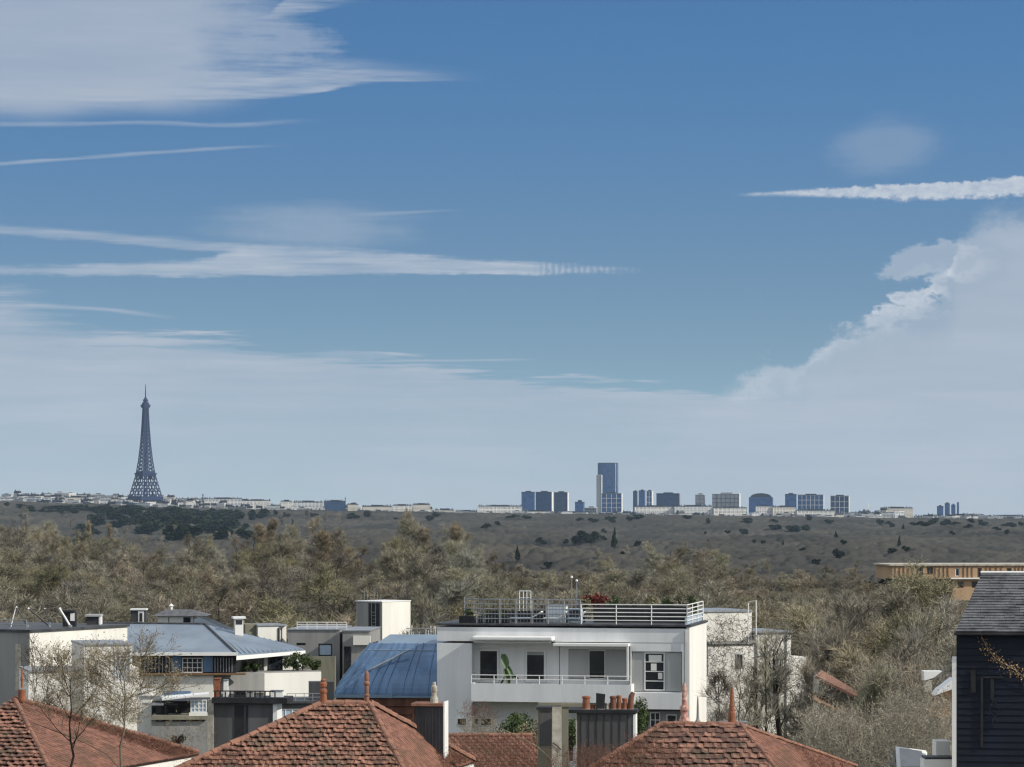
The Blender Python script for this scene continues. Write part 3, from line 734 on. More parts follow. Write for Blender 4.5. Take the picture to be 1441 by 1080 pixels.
tower_block(822, 840, 715, 728, 7700, F_grey, 'low grey annex at the foot of the tallest tower', grid=W_dark)
LOW = [(673, 735, 713, 731, F_white, W_white, 'long white lattice-fronted slab, first of the skyline right of the wood', 12), (736, 775, 720, 732, F_white, W_white, 'low white wing stepping down from the long lattice-fronted slab', 8),
       (776, 840, 722, 733, F_grey, W_white, 'lowest grey terrace of offices below the blue slabs', 10), (893, 948, 713.5, 731, F_white, W_white, 'white gridded office slab below the three dark slabs', 10),
       (949, 1003, 713, 729, F_band, W_white, 'long white office slab below the brick-ended block', 10), (1004, 1052, 715, 731, F_white, W_white, 'white gridded slab below the ribbon-windowed block', 8),
       (1064, 1086, 713, 735, F_white, W_white, 'bright white lattice block before the rounded-top block', 6), (1087, 1120, 714, 734, F_cream, W_white, 'cream lattice block before the narrow blue slab', 7),
       (1121, 1176, 719, 735, F_white, W_white, 'white stepped lattice slab before the wide blue glass block', 10), (612, 640, 718, 728, F_cream, None, 'low cream row with dark dormers between the tall bare clump and the lattice-fronted slab', 6), (641, 672, 720, 730, F_white, W_white, 'lowest white row just before the long lattice-fronted slab', 7),
       (1196, 1238, 722, 735, F_grey, W_white, 'grey gridded block between the last tall slab and the flat-topped one', 8), (1240, 1286, 715.5, 735, F_cream, None, 'flat-topped cream block with roof posts, halfway to the small blue cluster', 8), (1287, 1330, 727, 738, F_grey, W_white, 'low grey row left of the small blue cluster', 9), (1331, 1384, 725.5, 739, F_white, W_white, 'low white gridded row under the small blue cluster', 11), (1385, 1450, 727, 740, F_band, None, 'last low white banded row at the far right', 10), (876, 892, 722, 732, F_grey, None, 'low dark annex between the tallest tower and the three slabs', 4)]
for x0, x1, yt, yb, fm, gr, lab, nb in LOW:
    tower_block(x0, x1, yt, yb, 7150, fm, lab, 'office block', grid=gr, bars=(nb, 4), depth=14, rz=9, name='office_block')
LL = [(288, 340, 703.5, 722, F_band, 'white ribbon-windowed block just right of the lattice tower'), (341, 381, 706, 722, F_white, 'white block with roof posts beside the ribbon-windowed one'),
      (395, 412, 707, 724, F_white, 'small white portal-like block left of the long blue-white offices'), (413, 455, 708, 725, F_band, 'long blue and white office with flat roof and small chimneys'),
      (456, 487, 707, 725, F_glass2, 'blue-glazed end of the long office with a roof mast'), (489, 505, 711, 725, F_cream, 'small cream block with dark roof, right of the roof mast'),
      (0, 36, 703, 717, F_band, 'bright white terrace block at the far left of the skyline'), (36, 62, 699, 716, F_cream, 'cream mansard block rising behind the bright white terrace'),
      (62, 92, 700, 716, F_white, 'white crowded apartment block left of the tower'), (92, 122, 701, 717, F_cream, 'cream apartment block with dormers left of the tower'),
      (510, 552, 714, 726, F_cream, 'cream terrace with a row of dormers, middle of the low blocks'), (553, 580, 713, 725, F_white, 'white stepped terrace beside the dormered cream one'),
      (581, 606, 711.5, 725, F_cream, 'pale rounded-roof building behind the tall bare clump')]
for x0, x1, yt, yb, fm, lab in LL:
    tower_block(x0, x1, yt - 1, yb + 2, 6950 + (x0 * 13 % 150), fm, lab, 'apartment block', grid=W_white if fm in (F_band, F_white) and x0 > 200 else None, bars=(max(3, int((x1 - x0) / 5)), 4), depth=12, rz=12, name='apartment_block')
ma = at(486, 712, 6960); MB().tube([(0, 0, 0), (0, 0, 12), (0, 0, 22)], [0.8, 0.6, 0.4], 6).lathe((0, 0, 15), [(1.2, 0), (1.6, 1), (1.6, 2), (0.9, 3)], 8).build('roof_mast', W_dark).location = ma
tag(bpy.data.objects['roof_mast'], 'thin dark mast standing on the blue-glazed office', 'mast')
for nm, px, yt, lab in (('roof_mast', 285.5, 696, 'lone slim mast between the tower and the ribbon-windowed block'), ('roof_mast', 1222, 709, 'pale square-headed mast beside the last tall slab'), ('roof_mast', 1040.5, 692, 'thin mast at the corner of the grey ribbon-windowed block')):
    p = at(px, 722, 7300); h = px2m(722 - yt, 7300)
    o = MB().tube([(0, 0, -8), (0, 0, h * 0.6), (0, 0, h)], [1.6, 1.3, 0.9], 6).box(-1.8, 1.8, -1, 1, h - 3, h).build(nm, W_dark if px < 1000 else W_white); o.location = p; tag(o, lab, 'mast')

# the low city: every small block is a thing, copied from six kinds
kinds = []
def city_proto(nm, fm, rm, w, d, h, roof):
    o = empty(nm, (0, 0, 0)); MB().box(-w / 2, w / 2, 0, d, -25, h).build('wall', fm, o)
    if roof == 'flat':
        MB().box(-w / 2 - .2, w / 2 + .2, -.2, d + .2, h, h + .9).build('parapet', W_white, o); MB().box(-w * .3, w * .1, 3, 7, h + .9, h + 3.2).build('plant_room', rm, o)
    elif roof == 'mansard':
        b = MB(); b.hexa([(-w / 2, 0, h), (w / 2, 0, h), (w / 2, d, h), (-w / 2, d, h), (-w / 2 + 1.6, 1.6, h + 6), (w / 2 - 1.6, 1.6, h + 6), (w / 2 - 1.6, d - 1.6, h + 6), (-w / 2 + 1.6, d - 1.6, h + 6)]); 
        for k in range(int(w / 4)): xx = -w / 2 + 2.5 + k * 4; b.box(xx - .8, xx + .8, 0.2, 1.6, h + 0.6, h + 2.8)
        b.build('roof', rm, o)
        c = MB(); c.box(-w * .4, -w * .4 + 1.5, d * .3, d * .6, h + 6, h + 9); c.build('chimney', R_slate, o); c = MB().box(w * .3, w * .3 + 1.5, d * .3, d * .6, h + 6, h + 9.4); c.build('chimney', F_cream, o)
    else:
        b = MB(); b.prism([(-w / 2 - .4, -.4, h), (-w / 2 - .4, d + .4, h), (-w / 2 - .4, d / 2, h + 5)], (w + .8, 0, 0)); b.build('roof', rm, o)
        MB().box(w * .2, w * .2 + 1.6, d * .5, d * .75, h + 1, h + 7).build('chimney', F_cream, o)
    return o
kinds = [(city_proto('city_house', F_white, R_slate, 26, 13, 15, 'flat'), 'white flat-roofed block', 26, 17), (city_proto('city_house', F_cream, R_slate, 22, 12, 14, 'mansard'), 'cream dark-roofed block', 22, 19),
         (city_proto('city_house', F_grey, R_slate, 30, 14, 16, 'flat'), 'grey flat-roofed block', 30, 18), (city_proto('city_house', F_cream, R_zinc, 18, 12, 12, 'gable'), 'cream gabled house', 18, 17),
         (city_proto('city_house', F_white, R_slate, 16, 12, 13, 'mansard'), 'white slate-roofed block', 16, 18), (city_proto('city_house', F_band, R_zinc, 38, 14, 15, 'flat'), 'long white banded block', 38, 17)]
used = set()
def ctop(px): return float(np.interp(px, [-60, 0, 60, 130, 230, 300, 390, 500, 600, 640, 700, 860, 1060, 1195, 1240, 1290, 1441, 1560], [695, 694, 695, 697, 700, 703, 709, 713, 713, 719, 719, 719, 720, 720, 715, 724, 725, 726]))
seenc = {}
ca = [(-80, 70, 'by the cream mansard block'), (70, 180, 'left of the lattice tower'), (180, 240, 'at the foot of the lattice tower'), (240, 390, 'by the ribbon-windowed block'), (390, 500, 'by the blue-white offices'),
      (500, 612, 'among the dormered terraces'), (612, 735, 'by the long lattice-fronted slab'), (735, 880, 'below the tallest glass tower'), (880, 1050, 'below the three dark slabs'), (1050, 1200, 'below the round-topped block'),
      (1200, 1310, 'beyond the last tall slab'), (1310, 1560, 'beyond the small blue cluster')]
for rowi, (Yr, dyt, rn) in enumerate(((6720, 9, 'lowest'), (6860, 5, 'middle'), (7120, 1, 'upper'), (7400, -2, 'topmost'))):
    px = -50.0
    while px < 1500:
        if rowi == 3 and 490 < px: break
        k = rt.choice((0, 1, 1, 2, 3, 4, 4, 5)) if px < 620 or rowi > 0 else rt.choice((0, 0, 2, 5, 3)); pr, nm, w, h0 = kinds[k]
        wpx = w / Yr * F; pc = px + wpx / 2; px += wpx * rt.uniform(0.7, 1.15)
        if 640 < pc < 1200 and rt.random() < (0.25 if rowi else 0.1): continue
        if rowi == 2 and 612 < pc < 670: continue
        top = ctop(pc) + dyt + rt.uniform(-1.2, 3.5); zt = CZ - (top - HY) / F * Yr; X = (pc - CX) / F * Yr
        an = [s for a, b, s in ca if a <= pc < b]; an = an[0] if an else ca[-1][2]
        key = (nm, rn, an); seenc[key] = seenc.get(key, 0) + 1; o_ = '' if seenc[key] == 1 else ORD[min(15, seenc[key] - 1)] + ' '
        if id(pr) in used: o = copy_tree(pr)
        else: o = pr; used.add(id(pr))
        s = rt.uniform(0.75, 1.1); o.location = (X, Yr + rt.uniform(-40, 40), zt - h0 * s); o.scale = (s, s, s); o.rotation_euler = (0, 0, math.radians(rt.choice((rt.uniform(-32, -6), rt.uniform(-20, 8), rt.uniform(10, 45)))))
        tag(o, f"{o_}{nm} in the {rn} tier {an}", 'city building', 'small buildings of the far city')

# ------------------------------------------------------------------ near buildings
M_render = mat('pale_render', (0.76, 0.77, 0.77), 0.85, 0.06, 1.1, bump=0.25, streak=True)
M_white = mat('white_painted_wall', (0.78, 0.77, 0.72), 0.8, 0.05, 0.6, bump=0.1, streak=True)
M_cream = mat('cream_wall', (0.75, 0.74, 0.68), 0.85, 0.07, 0.6, bump=0.2, streak=True)
M_greyw = mat('grey_weathered_wall', (0.30, 0.30, 0.29), 0.9, 0.14, 0.8, bump=0.3, streak=True)
M_darkw = mat('dark_stained_wall', (0.12, 0.12, 0.125), 0.9, 0.2, 0.8, bump=0.3, streak=True, col2=(0.06, 0.058, 0.055))
M_olive = mat('mossy_wall', (0.26, 0.25, 0.19), 0.9, 0.2, 0.9, bump=0.3, streak=True)
M_frame = mat('white_frame', (0.78, 0.78, 0.76), 0.5, 0.03, 2.0)
M_shutter = mat('grey_shutter', (0.42, 0.43, 0.42), 0.6, 0.08, 1.5, streak=True)
M_glass = mat('window_glass', (0.018, 0.022, 0.030), 0.12, 0.2, 1.0, spec=0.8)
M_metal = mat('grey_metal', (0.34, 0.36, 0.38), 0.45, 0.15, 2.0, metal=0.4)
M_black = mat('blackened_metal', (0.030, 0.030, 0.034), 0.6, 0.25, 2.0)
M_zinc = mat('zinc_sheet', (0.24, 0.29, 0.35), 0.5, 0.16, 0.35, metal=0.25, col2=(0.16, 0.20, 0.25), streak=True)
M_zinc2 = mat('zinc_cladding_dark', (0.085, 0.088, 0.095), 0.55, 0.25, 1.5, metal=0.2, streak=True)
M_blue = mat('blue_roof_sheet', (0.13, 0.22, 0.36), 0.27, 0.16, 0.9, metal=0.45, spec=0.5, streak=True)
M_bluel = mat('pale_blue_roof_sheet', (0.20, 0.28, 0.36), 0.45, 0.10, 0.5, metal=0.2)
M_rust = mat('rusty_brown_cladding', (0.19, 0.085, 0.055), 0.85, 0.25, 1.6, streak=True)
M_tile = mat('old_red_tile', (0.34, 0.125, 0.070), 0.88, 0.30, 3.0, bump=0.5, col2=(0.15, 0.062, 0.042), bscale=14)
M_tile2 = mat('smooth_red_tile', (0.33, 0.115, 0.070), 0.85, 0.22, 1.1, bump=0.4, col2=(0.19, 0.075, 0.050), bscale=9)
M_under = mat('roof_underlay', (0.045, 0.025, 0.020), 0.95, 0.2, 2.0)
M_ridge = mat('ridge_tile', (0.31, 0.155, 0.105), 0.9, 0.28, 2.2, bump=0.5, col2=(0.16, 0.09, 0.065))
M_pot = mat('terracotta', (0.33, 0.125, 0.06), 0.8, 0.28, 6.0, bump=0.4, col2=(0.16, 0.07, 0.045))
M_conc = mat('lichened_concrete', (0.50, 0.47, 0.40), 0.9, 0.14, 3.0, bump=0.4, col2=(0.28, 0.26, 0.21))
M_navy = mat('navy_clapboard_paint', (0.004, 0.0085, 0.022), 0.65, 0.3, 1.2, streak=True)
M_slate = mat('grey_weathered_slate', (0.15, 0.155, 0.165), 0.7, 0.30, 2.0, bump=0.3, col2=(0.06, 0.062, 0.068))
M_timber = mat('orange_timber_cladding', (0.44, 0.305, 0.19), 0.8, 0.18, 0.7, streak=True, col2=(0.37, 0.24, 0.14))
M_timberd = mat('brown_timber_batten', (0.22, 0.13, 0.07), 0.85, 0.18, 1.0)
M_green = mat('plant_leaves', (0.085, 0.125, 0.040), 0.6, 0.3, 5.0, spec=0.3)
M_greenl = mat('large_pale_leaf', (0.12, 0.20, 0.085), 0.5, 0.2, 3.0, spec=0.3)
M_red = mat('red_shrub_leaves', (0.22, 0.045, 0.030), 0.7, 0.3, 4.0)
M_twig = mat('near_twigs', (0.13, 0.10, 0.075), 0.9, 0.25, 3.0, spec=0.1)
M_twigr = mat('reddish_twigs', (0.20, 0.105, 0.075), 0.9, 0.25, 3.0, spec=0.1)
M_twigl = mat('pale_twigs', (0.30, 0.25, 0.17), 0.9, 0.22, 3.0, spec=0.1)
M_bluebox = mat('pale_blue_plastic', (0.42, 0.52, 0.62), 0.5, 0.08, 1.0)

SPLIT = {'wall', 'shutter', 'window', 'parapet', 'gutter', 'edge_pillar', 'drainpipe', 'coping', 'blue_panel', 'planter', 'ledge', 'dark_strip_panel', 'painted_reflection'}
def tile_mat(name, col, dark, moss, cell=4.2):
    m = bpy.data.materials.new(name); m.use_nodes = True; N.nt = m.node_tree; nt = m.node_tree; b = nt.nodes['Principled BSDF']
    tc = nt.nodes.new('ShaderNodeTexCoord'); v = N(tc.outputs['Object']); sp = nt.nodes.new('ShaderNodeSeparateXYZ'); nt.links.new(v.v, sp.inputs[0])
    vo = nt.nodes.new('ShaderNodeTexVoronoi'); vo.inputs['Scale'].default_value = cell; nt.links.new(v.v, vo.inputs['Vector'])
    hv = nt.nodes.new('ShaderNodeSeparateColor'); nt.links.new(vo.outputs['Color'], hv.inputs[0]); rv = N(hv.outputs[0])
    c = mixc(sstep(rv, 0.0, 1.0), dark, col); c = mixc(sstep(noise(v, 9.0, 5, 0.7), 0.50, 0.68) * 0.65, c, dark)
    c = mixc(sstep(noise(v, 0.9, 6, 0.7), 0.50, 0.64) * 0.8, c, moss); c = mixc(sstep(noise(v, 26.0, 3, 0.6), 0.66, 0.74) * 0.5, c, (0.42, 0.38, 0.30))
    nt.links.new(c.v, b.inputs['Base Color']); b.inputs['Roughness'].default_value = 0.9; b.inputs['Specular IOR Level'].default_value = 0.2
    bp = nt.nodes.new('ShaderNodeBump'); bp.inputs['Strength'].default_value = 0.6; bp.inputs['Distance'].default_value = 0.02
    nt.links.new(noise(v, 16.0, 5, 0.65).v, bp.inputs['Height']); nt.links.new(bp.outputs[0], b.inputs['Normal']); return m
M_tile = tile_mat('old_red_tile_mixed', (0.33, 0.172, 0.120), (0.12, 0.066, 0.050), (0.10, 0.080, 0.058))
M_tile3 = tile_mat('old_brown_tile_mixed', (0.29, 0.155, 0.112), (0.105, 0.062, 0.050), (0.085, 0.068, 0.048), 3.3)
M_tile2 = tile_mat('smooth_red_tile_mixed', (0.26, 0.128, 0.092), (0.155, 0.080, 0.060), (0.13, 0.080, 0.055), 4.0)

def part(fr, o, name, m, rects, parent_part=None, bevel=0.0):
    """One mesh of boxes given by pixel rectangles with depths: (x0, y0, x1, y1, v0, v1)."""
    if name in SPLIT:
        for r in rects: last = fr.rect(MB(), *r).build(name, m, parent_part or o, bevel)
        return last
    mb = MB()
    for r in rects: fr.rect(mb, *r)
    return mb.build(name, m, parent_part or o, bevel)


def wallh(fr, o, name, m, x0, y0, x1, y1, v0, t, depth, holes=()):
    """Wall skin of thickness t with openings, on a solid body behind it."""
    a, b = fr.p(x0, y1, v0), fr.p(x1, y0, v0); U0, U1, Z0, Z1 = a.x, b.x, a.z, b.z
    hs = []
    for h in holes:
        p, q = fr.p(h[0], h[3], v0), fr.p(h[2], h[1], v0); hs.append((p.x, q.x, p.z, q.z))
    us = sorted({U0, U1, *[k for h in hs for k in h[:2]]}); zs = sorted({Z0, Z1, *[k for h in hs for k in h[2:]]})
    mb = MB()
    for i in range(len(us) - 1):
        for j in range(len(zs) - 1):
            cu, cz = (us[i] + us[i + 1]) / 2, (zs[j] + zs[j + 1]) / 2
            if any(h[0] < cu < h[1] and h[2] < cz < h[3] for h in hs): continue
            if cu < U0 or cu > U1 or cz < Z0 or cz > Z1: continue
            mb.box(us[i], us[i + 1], v0, v0 + t, zs[j], zs[j + 1])
    if depth > t: mb.box(U0, U1, v0 + t, v0 + depth, Z0, Z1)
    return mb.build(name, m, o)

def window(fr, o, x0, y0, x1, y1, v, fm=None, pm=None, nx=1, nz=1, name='window', fw=0.07, sill=False, dp=0.10, shut=None):
    """Frame (the part) with its pane as a sub-part, standing at depth v."""
    a, b = fr.p(x0, y1, v), fr.p(x1, y0, v); fm = fm or M_frame; pm = pm or M_glass
    mb = MB(); mb.box(a.x, b.x, v, v + dp, b.z - fw, b.z).box(a.x, b.x, v, v + dp, a.z, a.z + fw)
    mb.box(a.x, a.x + fw, v, v + dp, a.z + fw, b.z - fw).box(b.x - fw, b.x, v, v + dp, a.z + fw, b.z - fw)
    for k in range(1, nx): u = a.x + (b.x - a.x) * k / nx; mb.box(u - fw * .4, u + fw * .4, v + .01, v + dp - .01, a.z + fw, b.z - fw)
    for k in range(1, nz): z = a.z + (b.z - a.z) * k / nz; mb.box(a.x + fw, b.x - fw, v + .012, v + dp - .012, z - fw * .35, z + fw * .35)
    if sill: mb.box(a.x - .06, b.x + .06, v - .10, v + dp, a.z - .06, a.z - .003)
    w_ = mb.build(name, fm, o)
    MB().box(a.x + fw, b.x - fw, v + dp * .5, v + dp * .5 + .015, a.z + fw, b.z - fw).build('pane', pm, w_)
    if shut:
        z = b.z - fw - (b.z - a.z) * shut; s_ = MB(); zz = z
        while zz < b.z - fw - .04: s_.box(a.x + fw, b.x - fw, v + .015, v + .045, zz, min(zz + .075, b.z - fw)); zz += .085
        s_.build('roller_blind', M_shutter, w_)
    return w_

def railing(mb, pts, h, n_rails=2, post=1.2, r=0.025, rp=0.025, bars=0.0):
    """Posts and rails along a polyline of ground points."""
    for a, b in zip(pts[:-1], pts[1:]):
        a, b = Vector(a), Vector(b); L = (b - a).length; k = max(1, round(L / post)); up = Vector((0, 0, h))
        for i in range(k + 1): p = a.lerp(b, i / k); mb.tube([p, p + up], rp, 5)
        for j in range(n_rails): q = Vector((0, 0, h * (1 - j / max(1, n_rails)))); mb.tube([a + q, b + q], r, 5)
        if bars:
            k = max(1, round(L / bars))
            for i in range(k): p = a.lerp(b, (i + .5) / k); mb.tube([p + Vector((0, 0, .08)), p + up], r * .45, 4)
    return mb

# ---- white flat-roofed house in the middle
fw = Fr(615, 1085, 198, -11)
wh = tag(empty('white_house', fw.o, fw.rz), 'white flat-roofed house with balcony, awnings and railed roof terrace in the middle', 'house')
D = 9.0
R_ = fw.p(966, 1085, 0).x
part(fw, wh, 'wall', M_render, [(615, 882.5, 966, 905, 0, D)])
lw = part(fw, wh, 'wall', M_render, [(615, 905.1, 664, 1086, 0, 3.0), (888, 975, 966, 999, -0.12, 2)])
wallh(fw, wh, 'wall', M_render, 665, 905.2, 787, 1086, 1.0, 0.22, 6, [(672, 913, 703, 961), (738, 914, 769, 961)])
wallh(fw, wh, 'wall', M_render, 788, 905.2, 886, 1086, 1.0, 0.22, 6, [(800, 914.5, 882, 956)])
wallh(fw, wh, 'wall', M_render, 886.5, 905.2, 966, 974.8, 0.02, 0.3, 7, [(889, 917.5, 960, 974)])
part(fw, wh, 'wall', M_greyw, [(888, 1000, 966, 1086, 0.5, 7)])
c0, c1_ = fw.p(966, 1086, 0), fw.p(966, 882.5, 0)
MB().box(R_ + .004, R_ + .20, 0.02, D, c0.z, c1_.z).build('side_wall', M_white, wh)
MB().box(-0.1, R_ + .30, -0.10, D + .1, c1_.z + .004, c1_.z + .12).build('coping', M_zinc2, wh)
window(fw, wh, 672.3, 913.3, 702.7, 960.5, 1.06, nx=1, fw=0.16, name='balcony_door')
window(fw, wh, 738.3, 914.3, 768.7, 960.5, 1.06, nx=1, fw=0.16, name='balcony_door', shut=0.10)
part(fw, wh, 'window', M_shutter, [(800.3, 915, 828, 955.5, 1.06, 1.12), (852, 915, 881.7, 955.5, 1.06, 1.12)])
window(fw, wh, 828.3, 915.3, 851.7, 955.5, 1.10, fw=0.05, name='balcony_door')
part(fw, wh, 'shutter', M_shutter, [(890, 918.5, 906, 973, 0.16, 0.22), (936, 918.5, 959, 973, 0.16, 0.22)])
wr = window(fw, wh, 906.5, 918.5, 935.5, 972, 0.14, nx=1, nz=4, fw=0.08)
part(fw, wh, 'painted_reflection', M_white, [(913, 922, 931, 931, 0.175, 0.182), (916, 934, 924, 944, 0.175, 0.182), (926, 947, 932, 956, 0.175, 0.182)], wr)  # white patches in front of the pane, painted as its reflections
aw = part(fw, wh, 'awning', M_frame, [(664, 895.5, 777, 902.5, -1.1, -0.001)], bevel=0.08)
part(fw, wh, 'valance', M_shutter, [(666, 902.6, 775, 905.5, -1.0, -0.9)], aw)
part(fw, wh, 'awning', M_frame, [(778, 905.5, 884, 910.5, -0.9, 0.98), (881.5, 910.6, 884.5, 958, -0.88, -0.78)], bevel=0.02)
bal = part(fw, wh, 'balcony', M_render, [(663, 962, 888, 990, -1.30, -1.15), (663, 986, 888, 990.4, -1.149, 0.98)])
a_, b_ = fw.p(663.5, 961.5, -1.22), fw.p(887.5, 961.5, -1.22)
rl = MB(); railing(rl, [(a_.x, -1.22, a_.z), (b_.x, -1.22, a_.z)], 0.55, 2, 1.6, 0.03, 0.03); rl.build('railing', M_frame, bal)
MB().box(a_.x - .02, a_.x + .1, -1.149, -0.002, a_.z - 1.3, a_.z).box(b_.x - .1, b_.x + .02, -1.149, 0.98, a_.z - 1.3, a_.z).build('balcony_side', M_render, bal)
for x0, x1 in ((643, 657), (660, 674), (676, 692)): window(fw, wh, x0, 1011, x1, 1022, -0.12 if x1 < 662 else 0.9, nx=1, fw=0.05, name='low_window')
window(fw, wh, 915, 1003, 929, 1024, 0.36, nx=2, nz=2, fw=0.05)
window(fw, wh, 938, 1006, 952, 1040, 0.36, fw=0.05)
part(fw, wh, 'drainpipe', M_metal, [(962.2, 888, 963.7, 1086, -0.12, -0.02)])
# terrace railing and what stands on the terrace
tz = c1_.z + .124
rl = MB(); q = lambda px: fw.floor(px, 884, tz).x
f0 = fw.p(641, 884, 0.3).x; f1 = fw.p(680, 884, 0.3).x; f2 = fw.p(816, 884, 0.3).x
railing(rl, [(f0, 3.2, tz), (f0 + .3, 1.6, tz), (f1, 0.5, tz), (f2, 0.5, tz)], 1.62, 5, 1.1, 0.034, 0.042, bars=0.22)
rl.build('terrace_railing', M_metal, wh)
rl = MB(); railing(rl, [(f2 + .1, 0.25, tz), (R_, 0.25, tz), (R_, D - .3, tz)], 1.32, 5, 2.6, 0.034, 0.035)
rl.build('terrace_railing', M_frame, wh)
MB().box(R_ - .16, R_ - .08, .35, D - .4, tz, tz + .55).build('rail_panel', M_bluebox, wh)
MB().box(f2 + .3, R_ - .5, 4.0, 4.08, tz, tz + 1.1).build('terrace_screen', M_black, wh)
MB().box(f1 - .5, f2 - .2, 3.6, 3.66, tz, tz + .75).build('terrace_screen', M_black, wh)
def terrace_box(name, m, x0, y0, x1, y1, v0, v1, label, cat, extra=None):
    p = fw.p((x0 + x1) / 2, y1, v0); a, b = fw.p(x0, y1, v0), fw.p(x1, y0, v0)
    w2 = (b.x - a.x) / 2; loc = fw.o + Matrix.Rotation(fw.rz, 3, 'Z') @ Vector(((a.x + b.x) / 2, v0, tz)); h = b.z - a.z
    o = tag(empty(name, loc, fw.rz), label, cat); return o, w2, h
for x0, x1, lab in ((716, 762, 'reclined pale blue sun lounger behind the corner railing of the roof terrace'), (764, 796, 'white cushioned sun lounger at the middle of the roof terrace'), (798, 822, 'blue-grey sun lounger beside the long dark screen')):
    o, w2, h = terrace_box('sun_lounger', M_bluebox, x0, 866, x1, 884, 1.6, 2.4, lab, 'sun lounger')
    MB().box(-w2, w2 * .35, 0, .65, .30, .36).build('seat', M_bluebox if x0 != 764 else M_frame, o)
    MB().hexa([(w2 * .36, 0, .30), (w2, 0, .72), (w2, .65, .72), (w2 * .36, .65, .30), (w2 * .36, 0, .37), (w2 * .97, 0, .80), (w2 * .97, .65, .80), (w2 * .36, .65, .37)]).build('backrest', M_frame, o)
    for sx in (-w2 * .92, w2 * .3):
        for sy in (.03, .58): MB().box(sx, sx + .05, sy, sy + .05, 0, .30).build('leg', M_metal, o)
o, w2, h = terrace_box('storage_box', M_frame, 768, 858, 796, 884, 2.8, 3.6, 'white louvred cabinet against the terrace screen of the white house', 'cabinet')
MB().box(-w2, w2, 0, .8, 0, 1.1).build('body', M_frame, o); sl_ = MB()
for k in range(7): sl_.box(-w2 + .08, w2 - .08, -.03, -.003, .12 + k * .13, .18 + k * .13)
sl_.build('louvre', M_bluebox, o)
MB().box(-w2 - .05, w2 + .05, -.06, .86, 1.103, 1.16).build('lid', M_metal, o)
o, w2, h = terrace_box('storage_box', M_frame, 799, 862, 818, 884, 2.9, 3.6, 'small blue-grey cabinet with glazed front, right of the white louvred one', 'cabinet')
MB().box(-w2, w2, 0, .6, 0, .95).build('body', M_bluebox, o); MB().box(-w2 + .06, w2 - .06, -.02, -.003, .15, .85).build('door', M_glass, o)
pf = MB()
o, w2, h = terrace_box('pergola_frame', M_frame, 731, 842, 747, 858, 5.5, 6, 'small open white tubular frame standing above the terrace corner', 'frame')
for sx in (-w2, -w2 * .3, w2 * .3, w2): pf.tube([(sx, 0, 0), (sx, 0, 2.05)], .03, 5)
pf.tube([(-w2, 0, 2.05), (w2, 0, 2.05)], .03, 5); pf.build('frame', M_frame, o)
MB().tube([(-w2, 0, 1.6), (w2, 0, 1.6)], .02, 5).build('crossbar', M_frame, o)
for i, (x0, x1) in enumerate(((646, 668), (672, 694), (698, 716))):
    o, w2, h = terrace_box('planter_box', M_black, x0, 874, x1, 884, 1.0, 1.5, 'dark trough planter behind the lattice railing, ' + ORD[i] + ' from the terrace corner', 'planter')
    MB().box(-w2, w2, 0, .4, 0, .45).build('trough', M_black, o); v, f = leafy(90 + i, 260, .07, w2 * .9, .3, .65, 7); v = v + np.array([0, .2, 0]); npmesh('foliage', v, [f], M_green, o)
# banana-like plant on the balcony
o = tag(empty('potted_plant', fw.o + Matrix.Rotation(fw.rz, 3, 'Z') @ Vector((fw.p(713, 962, -.4).x, -.5, fw.p(713, 986, -.4).z)), 0), 'tall plant with one huge drooping pale green leaf between the balcony doors', 'plant')
MB().lathe((0, 0, 0.02), [(.16, 0), (.22, .35), (.24, .38)], 12).build('pot', M_conc, o)
MB().tube([(0, 0, .3), (.05, 0, 1.2), (0, -.05, 1.9), (-.1, -.1, 2.9)], [.05, .045, .035, .02], 6).build('stem', M_green, o)
def blade(mb, base, tip, w, sag):
    b, t = Vector(base), Vector(tip); side = Vector((1, 0.25, 0)).normalized() if abs((t - b).x) < 0.4 else Vector((0, .3, 1)).normalized(); L = []
    for k in range(8):
        s_ = k / 7; c = b.lerp(t, s_) + Vector((0, 0, -sag * math.sin(math.pi * s_))); ww = w * math.sin(math.pi * min(1, s_ * .92 + .08)) ** .6
        L.append((c - side * ww + Vector((0, -.06, .05)), c + Vector((0, .05, 0)), c + side * ww + Vector((0, -.06, .05))))
    for k in range(7):
        mb.add([L[k][0], L[k][1], L[k + 1][1], L[k + 1][0]], [(0, 1, 2, 3)]); mb.add([L[k][1], L[k][2], L[k + 1][2], L[k + 1][1]], [(0, 1, 2, 3)])
bl = MB(); blade(bl, (-.2, -.1, 3.1), (.02, -.2, 2.1), .27, 0); bl.build('leaf', M_greenl, o)
bl = MB(); blade(bl, (-.1, -.15, 2.1), (.2, -.28, 1.0), .2, 0); bl.build('leaf', M_green, o)
bl = MB(); blade(bl, (.1, -.1, 2.3), (.45, -.25, 1.4), .16, 0); bl.build('leaf', M_greenl, o)
bl = MB(); blade(bl, (-.1, -.1, 1.5), (-.5, -.25, .9), .14, 0); bl.build('leaf', M_greenl, o)
bl = MB(); blade(bl, (.0, 0, 1.6), (.9, -.1, 1.35), .12, -.15); bl.build('leaf', M_green, o)

